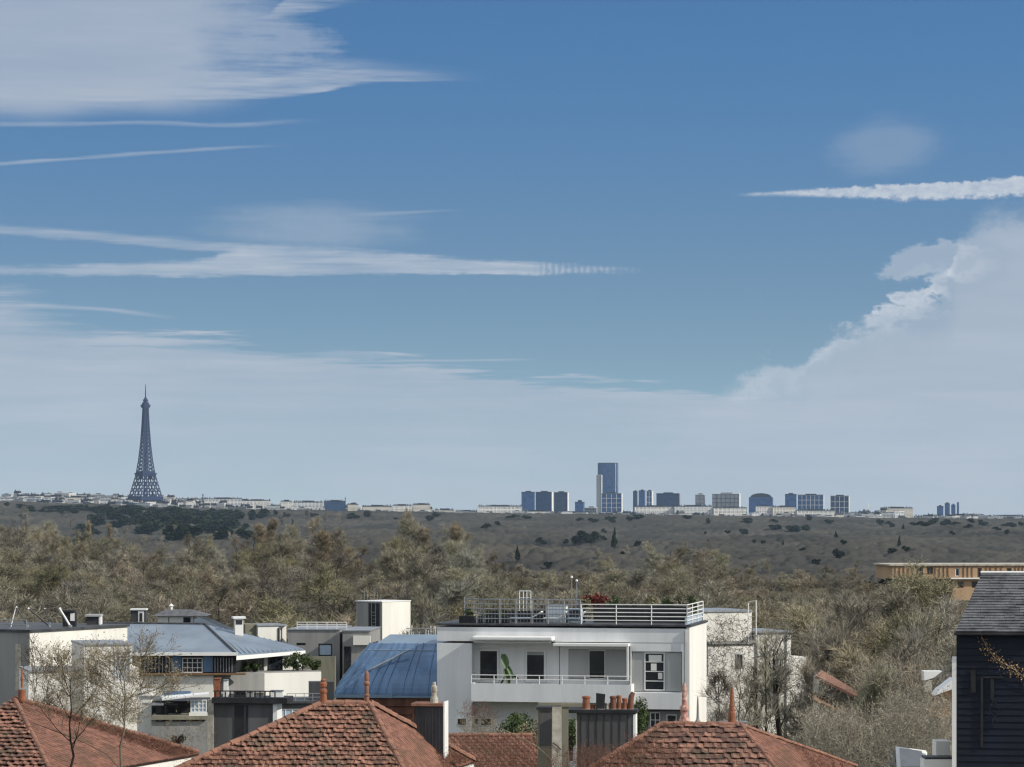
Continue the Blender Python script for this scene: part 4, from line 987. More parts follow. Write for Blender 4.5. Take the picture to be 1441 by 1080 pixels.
# ---- blue barrel-roofed building left of it
fb = Fr(470, 1085, 203, -6)
bb = tag(empty('blue_roofed_house', fb.o, fb.rz), 'house with a curved blue standing-seam roof over rusty brown cladding', 'house')
zb = fb.p(470, 981, 0).z; ztop = fb.p(470, 905, 3.2).z; Hh = ztop - zb
def bpt(s, t):
    a = t * math.radians(82); v = 3.4 * (1 - math.cos(a)); z = zb + Hh * (0.5 * math.sin(a) / math.sin(math.radians(82)) + 0.5 * t)
    xl = fb.p(470, 981, 0).x + 2.1 * (math.sin(a)) ** 1.5; xr = fb.p(614, 981, 0).x
    return Vector((xl + (xr - xl) * s, v, z))
NS, NT = 12, 14
V = [bpt(i / NS, j / NT) for j in range(NT + 1) for i in range(NS + 1)]
Fq = [(j * (NS + 1) + i, j * (NS + 1) + i + 1, (j + 1) * (NS + 1) + i + 1, (j + 1) * (NS + 1) + i) for j in range(NT) for i in range(NS)]
bk = [Vector((p.x, 7.0, p.z)) for p in V]
rf = MB().add(V, Fq)
le = [bpt(0, j / NT) for j in range(NT + 1)]; rf.add(le + [Vector((le[-1].x, 7, le[-1].z)), Vector((le[0].x, 7, le[0].z))], [tuple(range(NT + 3))[::-1]])
roof_b = rf.build('roof', M_blue, bb, smooth=False)
sm_ = MB()
for i in range(NS + 1):
    if i in (3, 7, 10): continue
    for j in range(NT):
        a, b = bpt(i / NS, j / NT), bpt(i / NS, (j + 1) / NT); n_ = Vector((0, -math.cos(j / NT * 1.43), math.sin(j / NT * 1.43))) * .07
        u = Vector((.03, 0, 0)); sm_.hexa([a - u, a + u, b + u, b - u, a - u + n_, a + u + n_, b + u + n_, b - u + n_])
sm_.build('seam', M_blue, roof_b)
a, b = bpt(0, 1), bpt(1, 1)
MB().hexa([(a.x - .2, a.y - .9, a.z - .55), (b.x, b.y - .9, b.z - .55), (b.x, 7.2, b.z + .05), (a.x + .2, 7.2, a.z + .05), (a.x - .1, a.y - .9, a.z - .42), (b.x, b.y - .9, b.z - .42), (b.x, 7.2, b.z + .45), (a.x + .8, 7.2, a.z + .45)]).build('roof_cap', M_bluel, bb)
part(fb, bb, 'gutter', M_bluel, [(468, 978, 552, 982.5, -.25, .1)]); part(fb, bb, 'gutter', M_bluel, [(552.2, 980, 615, 982.5, -.2, .1)])
part(fb, bb, 'wall', M_rust, [(474, 982.6, 615, 1086, 0.05, 7)])
part(fb, bb, 'ledge', M_rust, [(474, 992, 615, 994, -.12, .04), (474, 1004, 615, 1006, -.10, .04)])
a, b = fb.p(520, 943, 1.0), fb.p(577, 915, 2.2)
MB().tube([(a.x, a.y - .5, a.z), (b.x, b.y - .9, b.z)], .06, 6).build('shadow_edge_tube', M_metal, bb)  # added tube standing in for the diagonal shadow edge across the roof

# ---- long rack of pipes between them, on a grey roof behind
o = thing('pipe_rack', at(595, 905, 250), 'tangle of pale vent pipes and rails on the roof between lift block and white house', 'vent pipes')
mb = MB(); r_ = random.Random(8)
for k in range(16): xx = -1.3 + k * .17; hh = r_.uniform(.5, 1.5); mb.tube([(xx, r_.uniform(-.4, .4), -.6), (xx + r_.uniform(-.1, .1), 0, hh)], .03, 5)
mb.build('pipe', M_frame, o); mb = MB()
for k in range(4): mb.tube([(-1.4, r_.uniform(-.3, .3), .2 + .35 * k), (1.5, r_.uniform(-.3, .3), .3 + .3 * k)], .035, 5)
mb.build('rail', M_metal, o)

# ---- grey flat-roofed house
fg = Fr(405, 1085, 245, -4)
gh = tag(empty('grey_house', fg.o, fg.rz), 'plain grey flat-roofed house with one blind-covered window, left of the blue curved roof', 'house')
wallh(fg, gh, 'wall', M_greyw, 405, 887, 478, 1086, 0, .25, 8, [(448, 906, 467.5, 923.5), (417, 905, 430, 908.5)])
window(fg, gh, 448.3, 906.3, 467.2, 923.2, .05, M_black, M_bluebox, fw=.08, dp=.12)
window(fg, gh, 417.3, 905.2, 429.7, 908.3, .10, M_black, fw=.04)
part(fg, gh, 'wall', M_greyw, [(482, 889, 520, 1086, -.9, 7)]); part(fg, gh, 'recess', M_black, [(478.2, 892, 481.8, 1086, .4, 6)])
part(fg, gh, 'wall', M_cream, [(497, 895, 521, 908, -1.2, -.91)])
part(fg, gh, 'coping', M_metal, [(404, 885.6, 478.2, 887.1, -.1, 8), (481, 887.2, 521, 888.9, -1.0, 7)])
window(fg, gh, 484, 910, 494, 948, -.96, M_black, fw=.06)
a, b = fg.p(418, 886, .3), fg.p(488, 886, .3); mb = MB(); railing(mb, [(a.x, .3, a.z), (b.x, .3, a.z)], .6, 3, .9, .03, .03); mb.build('roof_railing', M_frame, gh)
part(fg, gh, 'garden_wall', M_olive, [(412, 924, 472, 1086, -1.6, -1.3)])

# ---- lift block, corner towards us
lo = at(537, 900, 262); lb = tag(empty('lift_block', lo, math.radians(50)), 'tall square lift block, its sunny cream face turned to the sun, above the blue roof', 'lift block')
hz_ = 52 / F * 262
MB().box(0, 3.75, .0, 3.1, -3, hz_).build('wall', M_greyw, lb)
MB().box(.03, 3.78, -.06, -.003, -3, hz_ + .02).build('sunlit_tone_wall', M_cream, lb)  # sunlit face coloured cream, shaded sides left grey
MB().box(-.08, 3.83, -.10, 3.2, hz_ + .024, hz_ + .10).build('coping', M_frame, lb)
MB().box(-.06, -.003, .25, 1.55, -2, hz_ - .1).build('shaft_slot', M_black, lb)
mb = MB(); mb.tube([(-.12, .6, -2), (-.12, .6, hz_)], .03, 5).tube([(-.12, 1.1, -2), (-.12, 1.1, hz_)], .03, 5)
for k in range(14): mb.tube([(-.12, .6, -1.5 + .3 * k), (-.12, 1.1, -1.5 + .3 * k)], .02, 4)
mb.build('ladder', M_metal, lb)
mb = MB()
for k in range(7): mb.tube([(.2 + .0 * k, .3 + .4 * k, hz_ + .1), (.2, .3 + .4 * k, hz_ + .1 + .55 + .3 * (k % 3))], .02, 4)
mb.build('aerial', M_metal, lb)
# ---- white block left of the grey house
fk = Fr(345, 1085, 252, 22)
kb = tag(empty('white_block', fk.o, fk.rz), 'small white-and-grey roof block behind the narrow end of the zinc roof', 'roof block')
part(fk, kb, 'wall', M_white, [(363, 881, 392, 1086, 0, 3), (392.2, 881, 403, 1086, .3, 3)]); part(fk, kb, 'side_wall', M_olive, [(345, 879, 362.8, 1086, .4, 3)])
part(fk, kb, 'drainpipe', M_black, [(391.5, 884, 393, 1086, -.1, -.01), (396, 884, 397.2, 1086, .1, .2)])
part(fk, kb, 'coping', M_metal, [(362, 879.5, 404, 880.9, -.1, 3)])

# ---- zinc hip-roofed house
zh = thing('zinc_roofed_house', at(240, 1085, 228), 'low house with a broad blue-grey zinc hip roof over a dark clerestory band', 'house')
zo = zh.location
def zl(px, py, Y): return at(px, py, Y) - zo
eL, eR, rL, rR, fR, tR = zl(135, 918, 228), zl(333, 921, 228), zl(135, 877.5, 237.5), zl(288, 879, 237.5), zl(428, 914, 236), zl(412, 908, 243)
def slab(mb, pts, t=.12):
    n = (Vector(pts[1]) - Vector(pts[0])).cross(Vector(pts[2]) - Vector(pts[0])).normalized()
    if n.z < 0: n = -n
    return mb.prism(pts, n * -t)
rf = MB(); slab(rf, [eL, eR, rR, rL]); slab(rf, [eR + Vector((.02, 0, 0)), fR, tR, rR + Vector((.02, 0, 0))]); zr = rf.build('roof', M_zinc, zh)
sm_ = MB()
for k in range(1, 15):
    t = k / 15; a = Vector(eR).lerp(Vector(fR), t); b = Vector(rR).lerp(Vector(tR), t); sm_.tube([a + Vector((0, 0, .03)), b + Vector((0, 0, .03))], .045, 4)
sm_.build('standing_seam', M_bluel, zr)
MB().tube([eR + Vector((0, 0, .05)), rR + Vector((0, 0, .05))], .10, 6).build('hip_cap', M_zinc2, zr)
MB().tube([rL + Vector((0, 0, .05)), rR + Vector((0, 0, .05))], .09, 6).build('ridge_cap', M_zinc2, zr)
fz = Fr(135, 1085, 228.6, 0)
fz.o = zo.copy(); fz.c = Vector((0, 0, CZ)) - zo
def zpart(name, m, rects, par=None): return part(fz, zh, name, m, rects, par)
zpart('fascia', M_frame, [(135, 918.5, 334, 923, -.25, -.05)])
fa = MB(); fa.hexa([eR + Vector((0, -.2, -.45)), fR + Vector((.1, 0, -.35)), fR + Vector((.1, .1, -.35)), eR + Vector((0, .1, -.45)), eR + Vector((0, -.2, -.12)), fR + Vector((.1, 0, -.10)), fR + Vector((.1, .1, -.10)), eR + Vector((0, .1, -.12))]).build('fascia', M_frame, zh)
zpart('clerestory', M_black, [(198, 923.2, 332, 948, .6, 1.0)])
cl = zpart('louvre', M_metal, [(x, 925, x + 1.3, 946, .45, .55) for x in range(203, 240, 5)] + [(x, 926, x + 1.0, 946, .45, .55) for x in range(302, 330, 4)])
zpart('blue_panel', M_blue, [(241, 924, 255.5, 946, .45, .58), (286, 924, 299.5, 946, .45, .58)])
window(fz, zh, 256.5, 926, 285, 947, .42, nx=4, nz=3, fw=.06)
zpart('wall', M_cream, [(196, 950.5, 300, 1086, .2, 8)]); zpart('ledge', M_timberd, [(192, 948.2, 345, 950.3, -.2, .9)]); zpart('pillar', M_frame, [(194, 950.6, 201, 973, .0, .19)])
fz2 = Fr(300, 1085, 229, 28); sub = empty('wing_helper', (0, 0, 0)); bpy.data.objects.remove(sub)
wg = tag(empty('white_wing_house', fz2.o, fz2.rz), 'bright white balcony wing with planted terrace at the right end of the zinc roof', 'house')
part(fz2, wg, 'wall', M_cream, [(300, 952, 372, 1086, 0, 5)]); part(fz2, wg, 'parapet', M_white, [(372.2, 948, 452, 988, -.5, -.2)]); part(fz2, wg, 'parapet', M_greyw, [(300, 950, 372, 975, -.5, -.2)])
part(fz2, wg, 'wall', M_cream, [(333, 921, 425, 947.8, 2.2, 6)]); window(fz2, wg, 378, 924, 398, 947, 2.1, M_black, fw=.08)
window(fz2, wg, 340, 926, 372, 947, 2.1, M_metal, nx=4, fw=.05); part(fz2, wg, 'floor_slab', M_greyw, [(300, 948.2, 452, 950, -.19, 2.1)])
part(fz2, wg, 'wall', M_white, [(372.2, 989, 455, 1086, .2, 5)])
for px, sz, lab in ((345, .55, 'low dark green balcony bush nearest the zinc hip'), (358, .6, 'dark leafy bush second along the planted terrace'), (412, 1.1, 'tall olive bush on the planted terrace'), (425, 1.25, 'biggest rounded bush at the sunny end of the planted terrace'), (440, .8, 'yellow-green bush at the tip of the planted terrace')):
    p = fz2.p(px, 947, .6); loc = fz2.o + Matrix.Rotation(fz2.rz, 3, 'Z') @ p
    tv, tf = tubes(np.array([[[0, 0, -.2], [.03, 0, .3], [0, .05, .9 * sz]]]), np.array([[.05, .04, .02]]), 5)
    v, f = leafy(int(px), 900, .09, .75 * sz, .75 * sz, .75 * sz, 8)
    o = make_proto('balcony_bush', ((tv, [tf]), (v, [f])), B_dark, M_green); o.location = loc; tag(o, lab, 'bush', 'bushes on the planted terrace')
# things on the zinc roof
o = thing('roof_vent', at(194.5, 880, 240), 'square white-and-dark vent housing on the zinc roof ridge', 'vent'); k_ = 240 / F
MB().box(-10.5 * k_, 10.5 * k_, 0, 1, 0, 21 * k_).build('body', M_zinc2, o); MB().box(0, 8 * k_, -.05, -.003, 2 * k_, 20 * k_).build('panel', M_frame, o); MB().box(-11.5 * k_, 11.5 * k_, -.15, 1.1, 21 * k_ + .004, 23 * k_).build('lid', M_frame, o)
MB().box(2 * k_, 6 * k_, -.08, -.053, 5 * k_, 17 * k_).build('grille', M_black, o)
o = thing('roof_pavilion', at(252, 881, 246), 'little grey pavilion with a low hipped roof behind the zinc ridge', 'pavilion'); k_ = 246 / F
MB().box(-30 * k_, 20 * k_, 0, 3, -1, 14 * k_).build('wall', M_cream, o)
MB().box(6 * k_, 16 * k_, -.04, -.003, 2 * k_, 12 * k_).build('window', M_glass, o); MB().box(-15 * k_, -14 * k_, -.04, -.003, 0, 12 * k_).build('joint', M_black, o)
MB().hexa([(-37 * k_, -.4, 14.2 * k_), (40 * k_, -.4, 14.2 * k_), (40 * k_, 3.4, 14.2 * k_), (-37 * k_, 3.4, 14.2 * k_), (-22 * k_, 1.2, 22 * k_), (15 * k_, 1.2, 22 * k_), (15 * k_, 2, 22 * k_), (-22 * k_, 2, 22 * k_)]).build('roof', M_slate, o)
MB().lathe((-14 * k_, 1.5, 22 * k_), [(.12, 0), (.12, .3), (.22, .32), (.05, .5)], 8).build('cowl', M_frame, o)
o = thing('curved_zinc_roof', at(303, 896, 243), 'small curved zinc roof sloping down from the pavilion to the white chimney', 'roof'); k_ = 243 / F
pr = [(-30, 24), (-24, 27), (-10, 22), (8, 14), (20, 8), (28, 2)]
MB().prism([(a * k_, 0, b * k_) for a, b in pr] + [(28 * k_, 0, -12 * k_), (-30 * k_, 0, -12 * k_)], (0, 3.5, 0)).build('roof_shell', M_zinc, o)
mb = MB()
for t in (0.1, .9, 1.7, 2.5, 3.3): mb.tube([(a * k_, t, b * k_ + .02) for a, b in pr], .035, 4)
mb.build('seam', M_zinc2, o)
o = thing('white_chimney', at(337, 897, 236), 'white square chimney with a wide flat cap at the end of the zinc roof', 'chimney', rz=.25); k_ = 236 / F
MB().box(-6 * k_, 5.5 * k_, 0, .7, -1, 26 * k_).build('stack', M_white, o); MB().box(-9 * k_, 8.5 * k_, -.15, .85, 26.1 * k_, 29 * k_).build('cap', M_frame, o); MB().box(-5 * k_, 4 * k_, -.03, -.003, 18 * k_, 24 * k_).build('flue_opening', M_black, o)

# ---- cream box house at the far left, corner towards us
ch = tag(empty('cream_box_house', at(42, 1085, 170), math.radians(62)), 'box house with grey shaded front and sunny cream flank at the far left', 'house')
ztc = at(42, 890, 170).z - ch.location.z
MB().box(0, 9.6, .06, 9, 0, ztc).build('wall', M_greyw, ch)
MB().box(0.01, 9.65, 0.0, .057, 0, ztc - .01).build('sunlit_tone_wall', M_cream, ch)  # sunlight on the flank put into a cream skin over the grey shaded body
MB().box(-.12, 9.75, -.12, 9.1, ztc + .004, ztc + .14).build('coping', M_zinc2, ch)
MB().box(-.05, -.003, .6, 1.0, ztc - 3.4, ztc - .7).build('downpipe', M_conc, ch)
mb = MB(); railing(mb, [(.1, 6.8, ztc + .14), (.1, .3, ztc + .14)], .55, 2, 1.3, .03, .03); mb.build('roof_railing', M_metal, ch)
def pole_frame(px0, py0, px1, py1, Y, r, lab, name='leaning_pole', m=None, cat='pole', fin=None):
    o = thing(name, at(px0, py0, Y), lab, cat); d = at(px1, py1, Y + .4) - at(px0, py0, Y)
    MB().tube([(0, 0, 0), d * .5 + Vector((0, 0, .02)), d], [r, r * .95, r * .85], 6).build('shaft', m or M_zinc2, o)
    MB().tube([(-.02, 0, -.02), (.0, 0, .10)], r * 1.8, 8).build('foot', M_metal, o)
    MB().tube([d * .97, d * 1.02], r * 1.4, 8).build('end_cap', m or M_frame, o); return o
pole_frame(39, 882, 23, 855, 172, .05, 'first slanting dark pole on the flat roof at the far left')
pole_frame(15, 884, 22, 856, 172, .025, 'thin pale pole meeting the first slanting one at the far left', m=M_frame)
pole_frame(70, 882, 40, 857, 174, .05, 'second slanting dark pole, leaning over the roof middle at the far left')
pole_frame(70, 878, 63, 857, 175, .03, 'short thin dark pole between the slanting ones')
pole_frame(99, 882, 84, 857, 174, .07, 'bright broad slanting pole beside the dark roof equipment', m=M_frame)
o = thing('roof_fan', at(97, 882, 175), 'black boxy fan unit behind the bright slanting pole', 'fan unit'); k_ = 175 / F
MB().box(-9 * k_, 9 * k_, 0, .6, 0, 20 * k_).build('casing', M_black, o); MB().box(2 * k_, 8 * k_, -.04, -.003, 8 * k_, 19 * k_).build('louvre', M_frame, o); MB().box(-10 * k_, 8 * k_, -.1, .7, 20 * k_ + .004, 23 * k_).build('hood', M_black, o)
o = thing('roof_cabin', at(131, 884, 178), 'dark open-fronted box with a pale rim at the right end of the cream roof', 'roof box'); k_ = 178 / F
MB().box(-9 * k_, 8 * k_, 0, .8, 0, 16 * k_).build('body', M_zinc2, o); MB().box(-11 * k_, 11 * k_, -.15, .95, 16 * k_ + .004, 19 * k_).build('lid', M_shutter, o); MB().box(8.2 * k_, 10.5 * k_, -.05, .8, 0, 15.9 * k_).build('rim', M_frame, o)
# stepped white house behind the twiggy tree
fs = Fr(60, 1085, 160, 16)
sh_ = tag(empty('stepped_white_house', fs.o, fs.rz), 'pale stepped white house behind the twiggy tree, with a gridded stair window', 'house')
wallh(fs, sh_, 'wall', M_white, 118, 908, 186, 1086, 0, .2, 5, [(158, 918, 183, 960)])
part(fs, sh_, 'wall', M_white, [(40, 945, 117.8, 1086, .5, 5), (186.2, 940, 196, 1086, .3, 5)])
window(fs, sh_, 158.3, 918.3, 182.7, 959.7, .06, nx=6, nz=9, fw=.05, pm=M_bluebox)
part(fs, sh_, 'coping', M_metal, [(117, 906.6, 187, 908, -.08, 5), (40, 943.7, 117.6, 944.9, .4, 5)])
window(fs, sh_, 130, 975, 152, 1000, -.02, nx=3, nz=2, fw=.05, pm=M_bluebox); part(fs, sh_, 'balcony', M_white, [(120, 1003, 196, 1018, -1, -.9)])
# terraces with canopies, below the zinc house
ft = Fr(215, 1085, 150, 3)
tr = tag(empty('terrace_building', ft.o, ft.rz), 'cluttered terrace house with white canopies below the zinc-roofed house', 'house')
part(ft, tr, 'wall', M_greyw, [(213, 1016, 292, 1086, 0, 5)]); part(ft, tr, 'wall', M_white, [(193, 975, 213, 1086, 1.6, 5)])
part(ft, tr, 'recess', M_black, [(213.2, 987, 292, 1015.8, 2.0, 5)]); part(ft, tr, 'floor_slab', M_olive, [(213, 1008, 292, 1013, -.2, 1.95)])
MB().hexa([ft.p(228, 986, 0), ft.p(294, 979, 0), ft.p(294, 976, 2), ft.p(226, 982, 2), ft.p(228, 983.5, 0), ft.p(294, 976.5, 0), ft.p(294, 974, 2), ft.p(226, 979.5, 2)]).build('canopy', M_frame, tr)
part(ft, tr, 'canopy_back', M_blue, [(230, 973, 268, 979, 1.9, 2.1)])
window(ft, tr, 268, 985, 291, 1003, .4, nx=4, nz=3, fw=.05, pm=M_bluebox); part(ft, tr, 'parapet', M_cream, [(266, 1003.2, 292, 1008, -.1, 0)])
window(ft, tr, 218, 990, 236, 1006, 1.0, M_black, nx=2, fw=.06)
part(ft, tr, 'planter', M_metal, [(196, 980, 226, 985, .2, .7), (200, 990, 230, 993, .1, .6)])
o = thing('terrace_table', at(238, 1009, 150.6), 'dark cluttered table on the terrace under the white canopy', 'table'); k_ = 150 / F
MB().box(-11 * k_, 11 * k_, 0, .7, .55, .62).build('tabletop', M_black, o)
for sx in (-10, 9):
    for sy in (.03, .6): MB().box(sx * k_, sx * k_ + .05, sy, sy + .05, 0, .549).build('leg', M_black, o)
# dark capped wall-chimney
fc = Fr(292, 1085, 126, -5)
cw = tag(empty('broad_chimney', fc.o, fc.rz), 'broad dark wall-like chimney with black slab cap, left of the middle tiled roof', 'chimney')
part(fc, cw, 'stack', M_darkw, [(301, 991, 383.5, 1086, 0, 1.2)]); part(fc, cw, 'edge_pillar', M_conc, [(292, 985, 300.6, 1086, -.05, 1.2)]); part(fc, cw, 'edge_pillar', M_frame, [(384, 991, 390, 1086, -.06, 1.2)])
part(fc, cw, 'cap', M_black, [(298, 982, 404, 990.6, -.25, 1.4)]); part(fc, cw, 'pot_rail', M_black, [(300, 972, 386, 974, .0, .1)] + [(x, 974, x + 1.4, 982, .0, .1) for x in range(302, 388, 7)])
part(fc, cw, 'dark_strip_panel', M_black, [(330, 993, 343, 1086, -.03, -.002), (346, 993, 349, 1050, -.03, -.002)])  # black upright strips down the front of the stack
for px, w_, y0, m, lab in ((306, 5, 956, M_pot, 'orange square pot on the broad dark chimney'), (318, 3.4, 958, M_frame, 'slim white pot beside the orange square one'), (337, 8, 975, M_black, 'low black cowl on the broad dark chimney'), (352, 5, 974, M_greyw, 'grey cowl between the black one and the white box'), (390, 9, 973, M_frame, 'white slatted box at the sunny end of the broad chimney cap')):
    p = fc.p(px, 982, .5); loc = fc.o + Matrix.Rotation(fc.rz, 3, 'Z') @ p; o = thing('chimney_pot', loc, lab, 'chimney pot'); k_ = 126.5 / F; h = (982 - y0) * k_
    MB().hexa([(-w_ * k_, -.15, .003), (w_ * k_, -.15, .003), (w_ * k_, .15, .003), (-w_ * k_, .15, .003), (-w_ * .85 * k_, -.13, h), (w_ * .85 * k_, -.13, h), (w_ * .85 * k_, .13, h), (-w_ * .85 * k_, .13, h)]).build('body', m, o)
    MB().box(-w_ * k_, w_ * k_, -.16, .16, h + .003, h + .05).build('rim', m if m is not M_frame else M_metal, o)
# dark roof terrace behind it
fd = Fr(385, 1085, 165, 8)
dt = tag(empty('dark_roof_terrace', fd.o, fd.rz), 'dark low building with railings between the broad chimney and the middle tiled roof', 'building')
wallh(fd, dt, 'wall', M_darkw, 385, 990, 470, 1086, 0, .2, 4, [(392, 997, 440, 1010)]); window(fd, dt, 392.3, 997.3, 439.7, 1009.7, .05, nx=5, fw=.06, pm=M_bluebox)
part(fd, dt, 'coping', M_zinc2, [(383, 987.5, 472, 989.8, -.2, 4)]); part(fd, dt, 'box', M_zinc2, [(436, 960, 470, 987, 1, 2)])
a, b = fd.p(404, 987, .2), fd.p(452, 987, .2); mb = MB(); railing(mb, [(a.x, .2, a.z), (b.x, .2, a.z)], .42, 2, .5, .02, .02); mb.build('railing', M_metal, dt)

# ---- ivy-grown white house to the right
fi = Fr(992, 1085, 222, 22)
ih = tag(empty('ivy_grown_house', fi.o, fi.rz), 'tall pale house overgrown with bare ivy, right of the white flat-roofed house', 'house')
part(fi, ih, 'wall', M_cream, [(990, 861, 1058, 906, .6, 6)]); wallh(fi, ih, 'wall', M_white, 990, 906.2, 1066, 1086, .2, .2, 6)
part(fi, ih, 'wall', M_cream, [(1066.2, 890, 1107, 1086, 0, 5)]); part(fi, ih, 'corner_pillar', M_white, [(1107.2, 893, 1113, 1086, -.15, 5)])
window(fi, ih, 1036, 921, 1045, 941, .12, M_metal, nx=2, fw=.05)
part(fi, ih, 'ledge', M_greyw, [(990, 903.5, 1064, 906, .0, .55)]); part(fi, ih, 'coping', M_metal, [(988, 859.5, 1059, 861, .5, 6), (1065, 888.5, 1114, 890, -.2, 5)])
part(fi, ih, 'low_wing', M_white, [(1113.5, 925, 1135, 1086, 1.0, 5)])
o = thing('roof_ladder', at(1053, 907, 221), 'tall white ladder frame rising over the roof of the ivy-grown house', 'ladder'); k_ = 221 / F
for u in (0, 11): MB().tube([(u * k_, 0, 0), (u * k_, 0, (58 if u == 0 else 62) * k_)], .045, 6).build('stile', M_frame, o)
mb = MB()
for k in range(9): mb.tube([(0, 0, .3 + k * .36), (11 * k_, 0, .3 + k * .36)], .02, 4)
mb.tube([(-4 * k_, 0, 58 * k_), (12 * k_, 0, 62 * k_)], .035, 5); mb.build('rung', M_conc, o)
# ---- small house with orange verge hidden in the trees
fo = Fr(1145, 1085, 175, 0); oh = tag(empty('hidden_house', fo.o, 0), 'small house sunk in the thicket, with orange tile verge and pale gable', 'house')
def hl(px, py, Y): return at(px, py, Y) - oh.location
rf = MB(); slab(rf, [hl(1148, 951, 174), hl(1204, 979, 172), hl(1208, 974, 178), hl(1156, 943, 181)], .15); rf.build('roof', M_ridge, oh)
g2 = MB(); g2.prism([hl(1152, 956, 175.6), hl(1156, 952, 175.6), hl(1196, 973, 175.6), hl(1192, 1040, 175.6), hl(1151, 1030, 175.6)], (0, 3, 0)); g2.build('wall', M_conc, oh)
rf = MB(); slab(rf, [hl(1146, 985, 172), hl(1190, 1004, 172), hl(1190, 992, 175.4), hl(1146, 974, 175.4)], .12); rf.build('porch_roof', M_timberd, oh)
window(fo, oh, 1160, 1010, 1172, 1024, .1, fw=.05)
# ---- timber-clad block beyond the trees
fm = Fr(1235, 830, 380, 5); tb = tag(empty('timber_block', fm.o, fm.rz), 'long low block clad in orange timber, seen over the treetops', 'building')
H1 = [(1344, 800, 1350.5, 811.5), (1375.5, 799.5, 1381.5, 813), (1416.5, 800, 1423.5, 812), (1289, 798, 1299, 810), (1304, 798, 1313, 809)]
wallh(fm, tb, 'wall', M_timber, 1256, 796.5, 1475, 815, 0, .3, 10, H1)
wallh(fm, tb, 'lower_wall', M_timber, 1340, 815.2, 1475, 845, .4, .3, 9, [(1347, 818.5, 1356, 827.5), (1367.5, 818.5, 1376, 827.5)])
for i, h in enumerate(H1): window(fm, tb, h[0] + .2, h[1] + .2, h[2] - .2, h[3] - .2, .08, M_frame if i == 0 else M_timberd, nx=2 if i > 2 else 1, fw=.09)
for h in ((1347, 818.5, 1356, 827.5), (1367.5, 818.5, 1376, 827.5)): window(fm, tb, h[0] + .2, h[1] + .2, h[2] - .2, h[3] - .2, .48, M_timberd, fw=.08)
part(fm, tb, 'roof', M_conc, [(1252, 794.4, 1477, 796.2, -.22, 10.2)]); part(fm, tb, 'ledge', M_frame, [(1338, 813.4, 1477, 815, -.25, -.02)])
part(fm, tb, 'batten', M_timberd, [(x, 797, x + .7, 813.2, -.10, -.004) for x in list(range(1260, 1288, 6)) + [1316, 1322, 1328, 1334, 1356, 1362, 1368, 1388, 1394, 1402, 1409, 1429, 1434, 1439, 1445]])
# ---- navy clapboard house at the right edge
fn = Fr(1346, 1090, 106, -9); nh = tag(empty('navy_house', fn.o, fn.rz), 'dark navy clapboard house with a grey slate lean-to roof at the right edge', 'house')
a, b = fn.p(1346, 1090, 0), fn.p(1346, 893, 0); Wn = fn.p(1475, 1000, 0).x
MB().box(0, Wn, .03, 6, a.z, b.z).build('wall', M_navy, nh)
cb = MB(); z = a.z
while z < b.z - .05:
    cb.hexa([(0, -.045, z), (Wn, -.045, z), (Wn, .0, z), (0, .0, z), (0, -.012, z + .235), (Wn, -.012, z + .235), (Wn, .0, z + .235), (0, .0, z + .235)]); z += .24
cb.build('clapboard', M_navy, nh)
MB().box(-.16, -.004, -.06, .5, a.z, fn.p(1346, 925, 0).z).build('corner_board', M_frame, nh)
e0, e1 = fn.p(1344.5, 890, -.3), fn.p(1478, 897, -.3)
e1.z = e0.z
r0, r1 = Vector((e0.x + .95, 2.6, e0.z + 2.05)), Vector((e1.x, 2.6, e0.z + 2.05))
rf = MB(); slab(rf, [e0, e1, r1, r0], .10); nr = rf.build('roof', M_under, nh)
sl2 = MB(); r_ = random.Random(4); NR = 22
for k in range(NR):
    t0, t1 = k / NR, (k + 1.35) / NR; u = -.0
    La, Lb = e0.lerp(r0, t0), e1.lerp(r1, t0); Ha, Hb = e0.lerp(r0, min(1, t1)), e1.lerp(r1, min(1, t1)); x_ = 0.0; L = (Lb - La).length
    while x_ < L - .05:
        wv_ = min(r_.uniform(.25, .55), L - x_); jz = r_.uniform(.0, .018)
        p0, p1 = La.lerp(Lb, x_ / L), La.lerp(Lb, (x_ + wv_ - .01) / L); q0, q1 = Ha.lerp(Hb, x_ / L), Ha.lerp(Hb, (x_ + wv_ - .01) / L)
        n1, n2 = Vector((0, -.03, .045 + jz)), Vector((0, -.004, .008 + jz))
        sl2.hexa([p0, p1, q1, q0, p0 + n1, p1 + n1, q1 + n2, q0 + n2]); x_ += wv_
sl2.build('slate', M_slate, nr)
MB().tube([r0 + Vector((-.05, 0, .05)), r1 + Vector((0, 0, .05))], .05, 6).build('ridge_trim', M_frame, nr)
MB().tube([e0 + Vector((-.05, -.02, -.06)), e1 + Vector((0, -.02, -.06))], .05, 6).build('gutter', M_black, nr)
tl = MB(); fn.rect(tl, 1366, 943, 1373, 975, -.10, -.05); fn.rect(tl, 1380, 952, 1383.5, 1052, -.10, -.05); fn.rect(tl, 1384, 952, 1412, 955, -.10, -.05); fn.rect(tl, 1394, 956, 1399, 985, -.10, -.05)
for k in range(2): tl.tube([fn.p(1398, 985 + 0, -.08), fn.p(1392 + 16 * k, 1000, -.08), fn.p(1404 - 8 * k, 1015, -.08), fn.p(1400, 1025, -.08)], .018, 4)
tl.build('trellis', M_black, nh)
vo = thing('flowering_vine', fn.o + Matrix.Rotation(fn.rz, 3, 'Z') @ fn.p(1381, 893, -.12), 'string of dry golden blossom trailing across the navy clapboards', 'vine', rz=fn.rz)
pl_ = [fn.p(*k, -.14) - fn.p(1381, 893, -.12) for k in ((1380, 892), (1383, 900), (1390, 912), (1398, 924), (1408, 932), (1420, 938), (1432, 946), (1445, 956), (1460, 962))]
MB().tube(pl_, .014, 5).build('stem', M_twigl, vo)
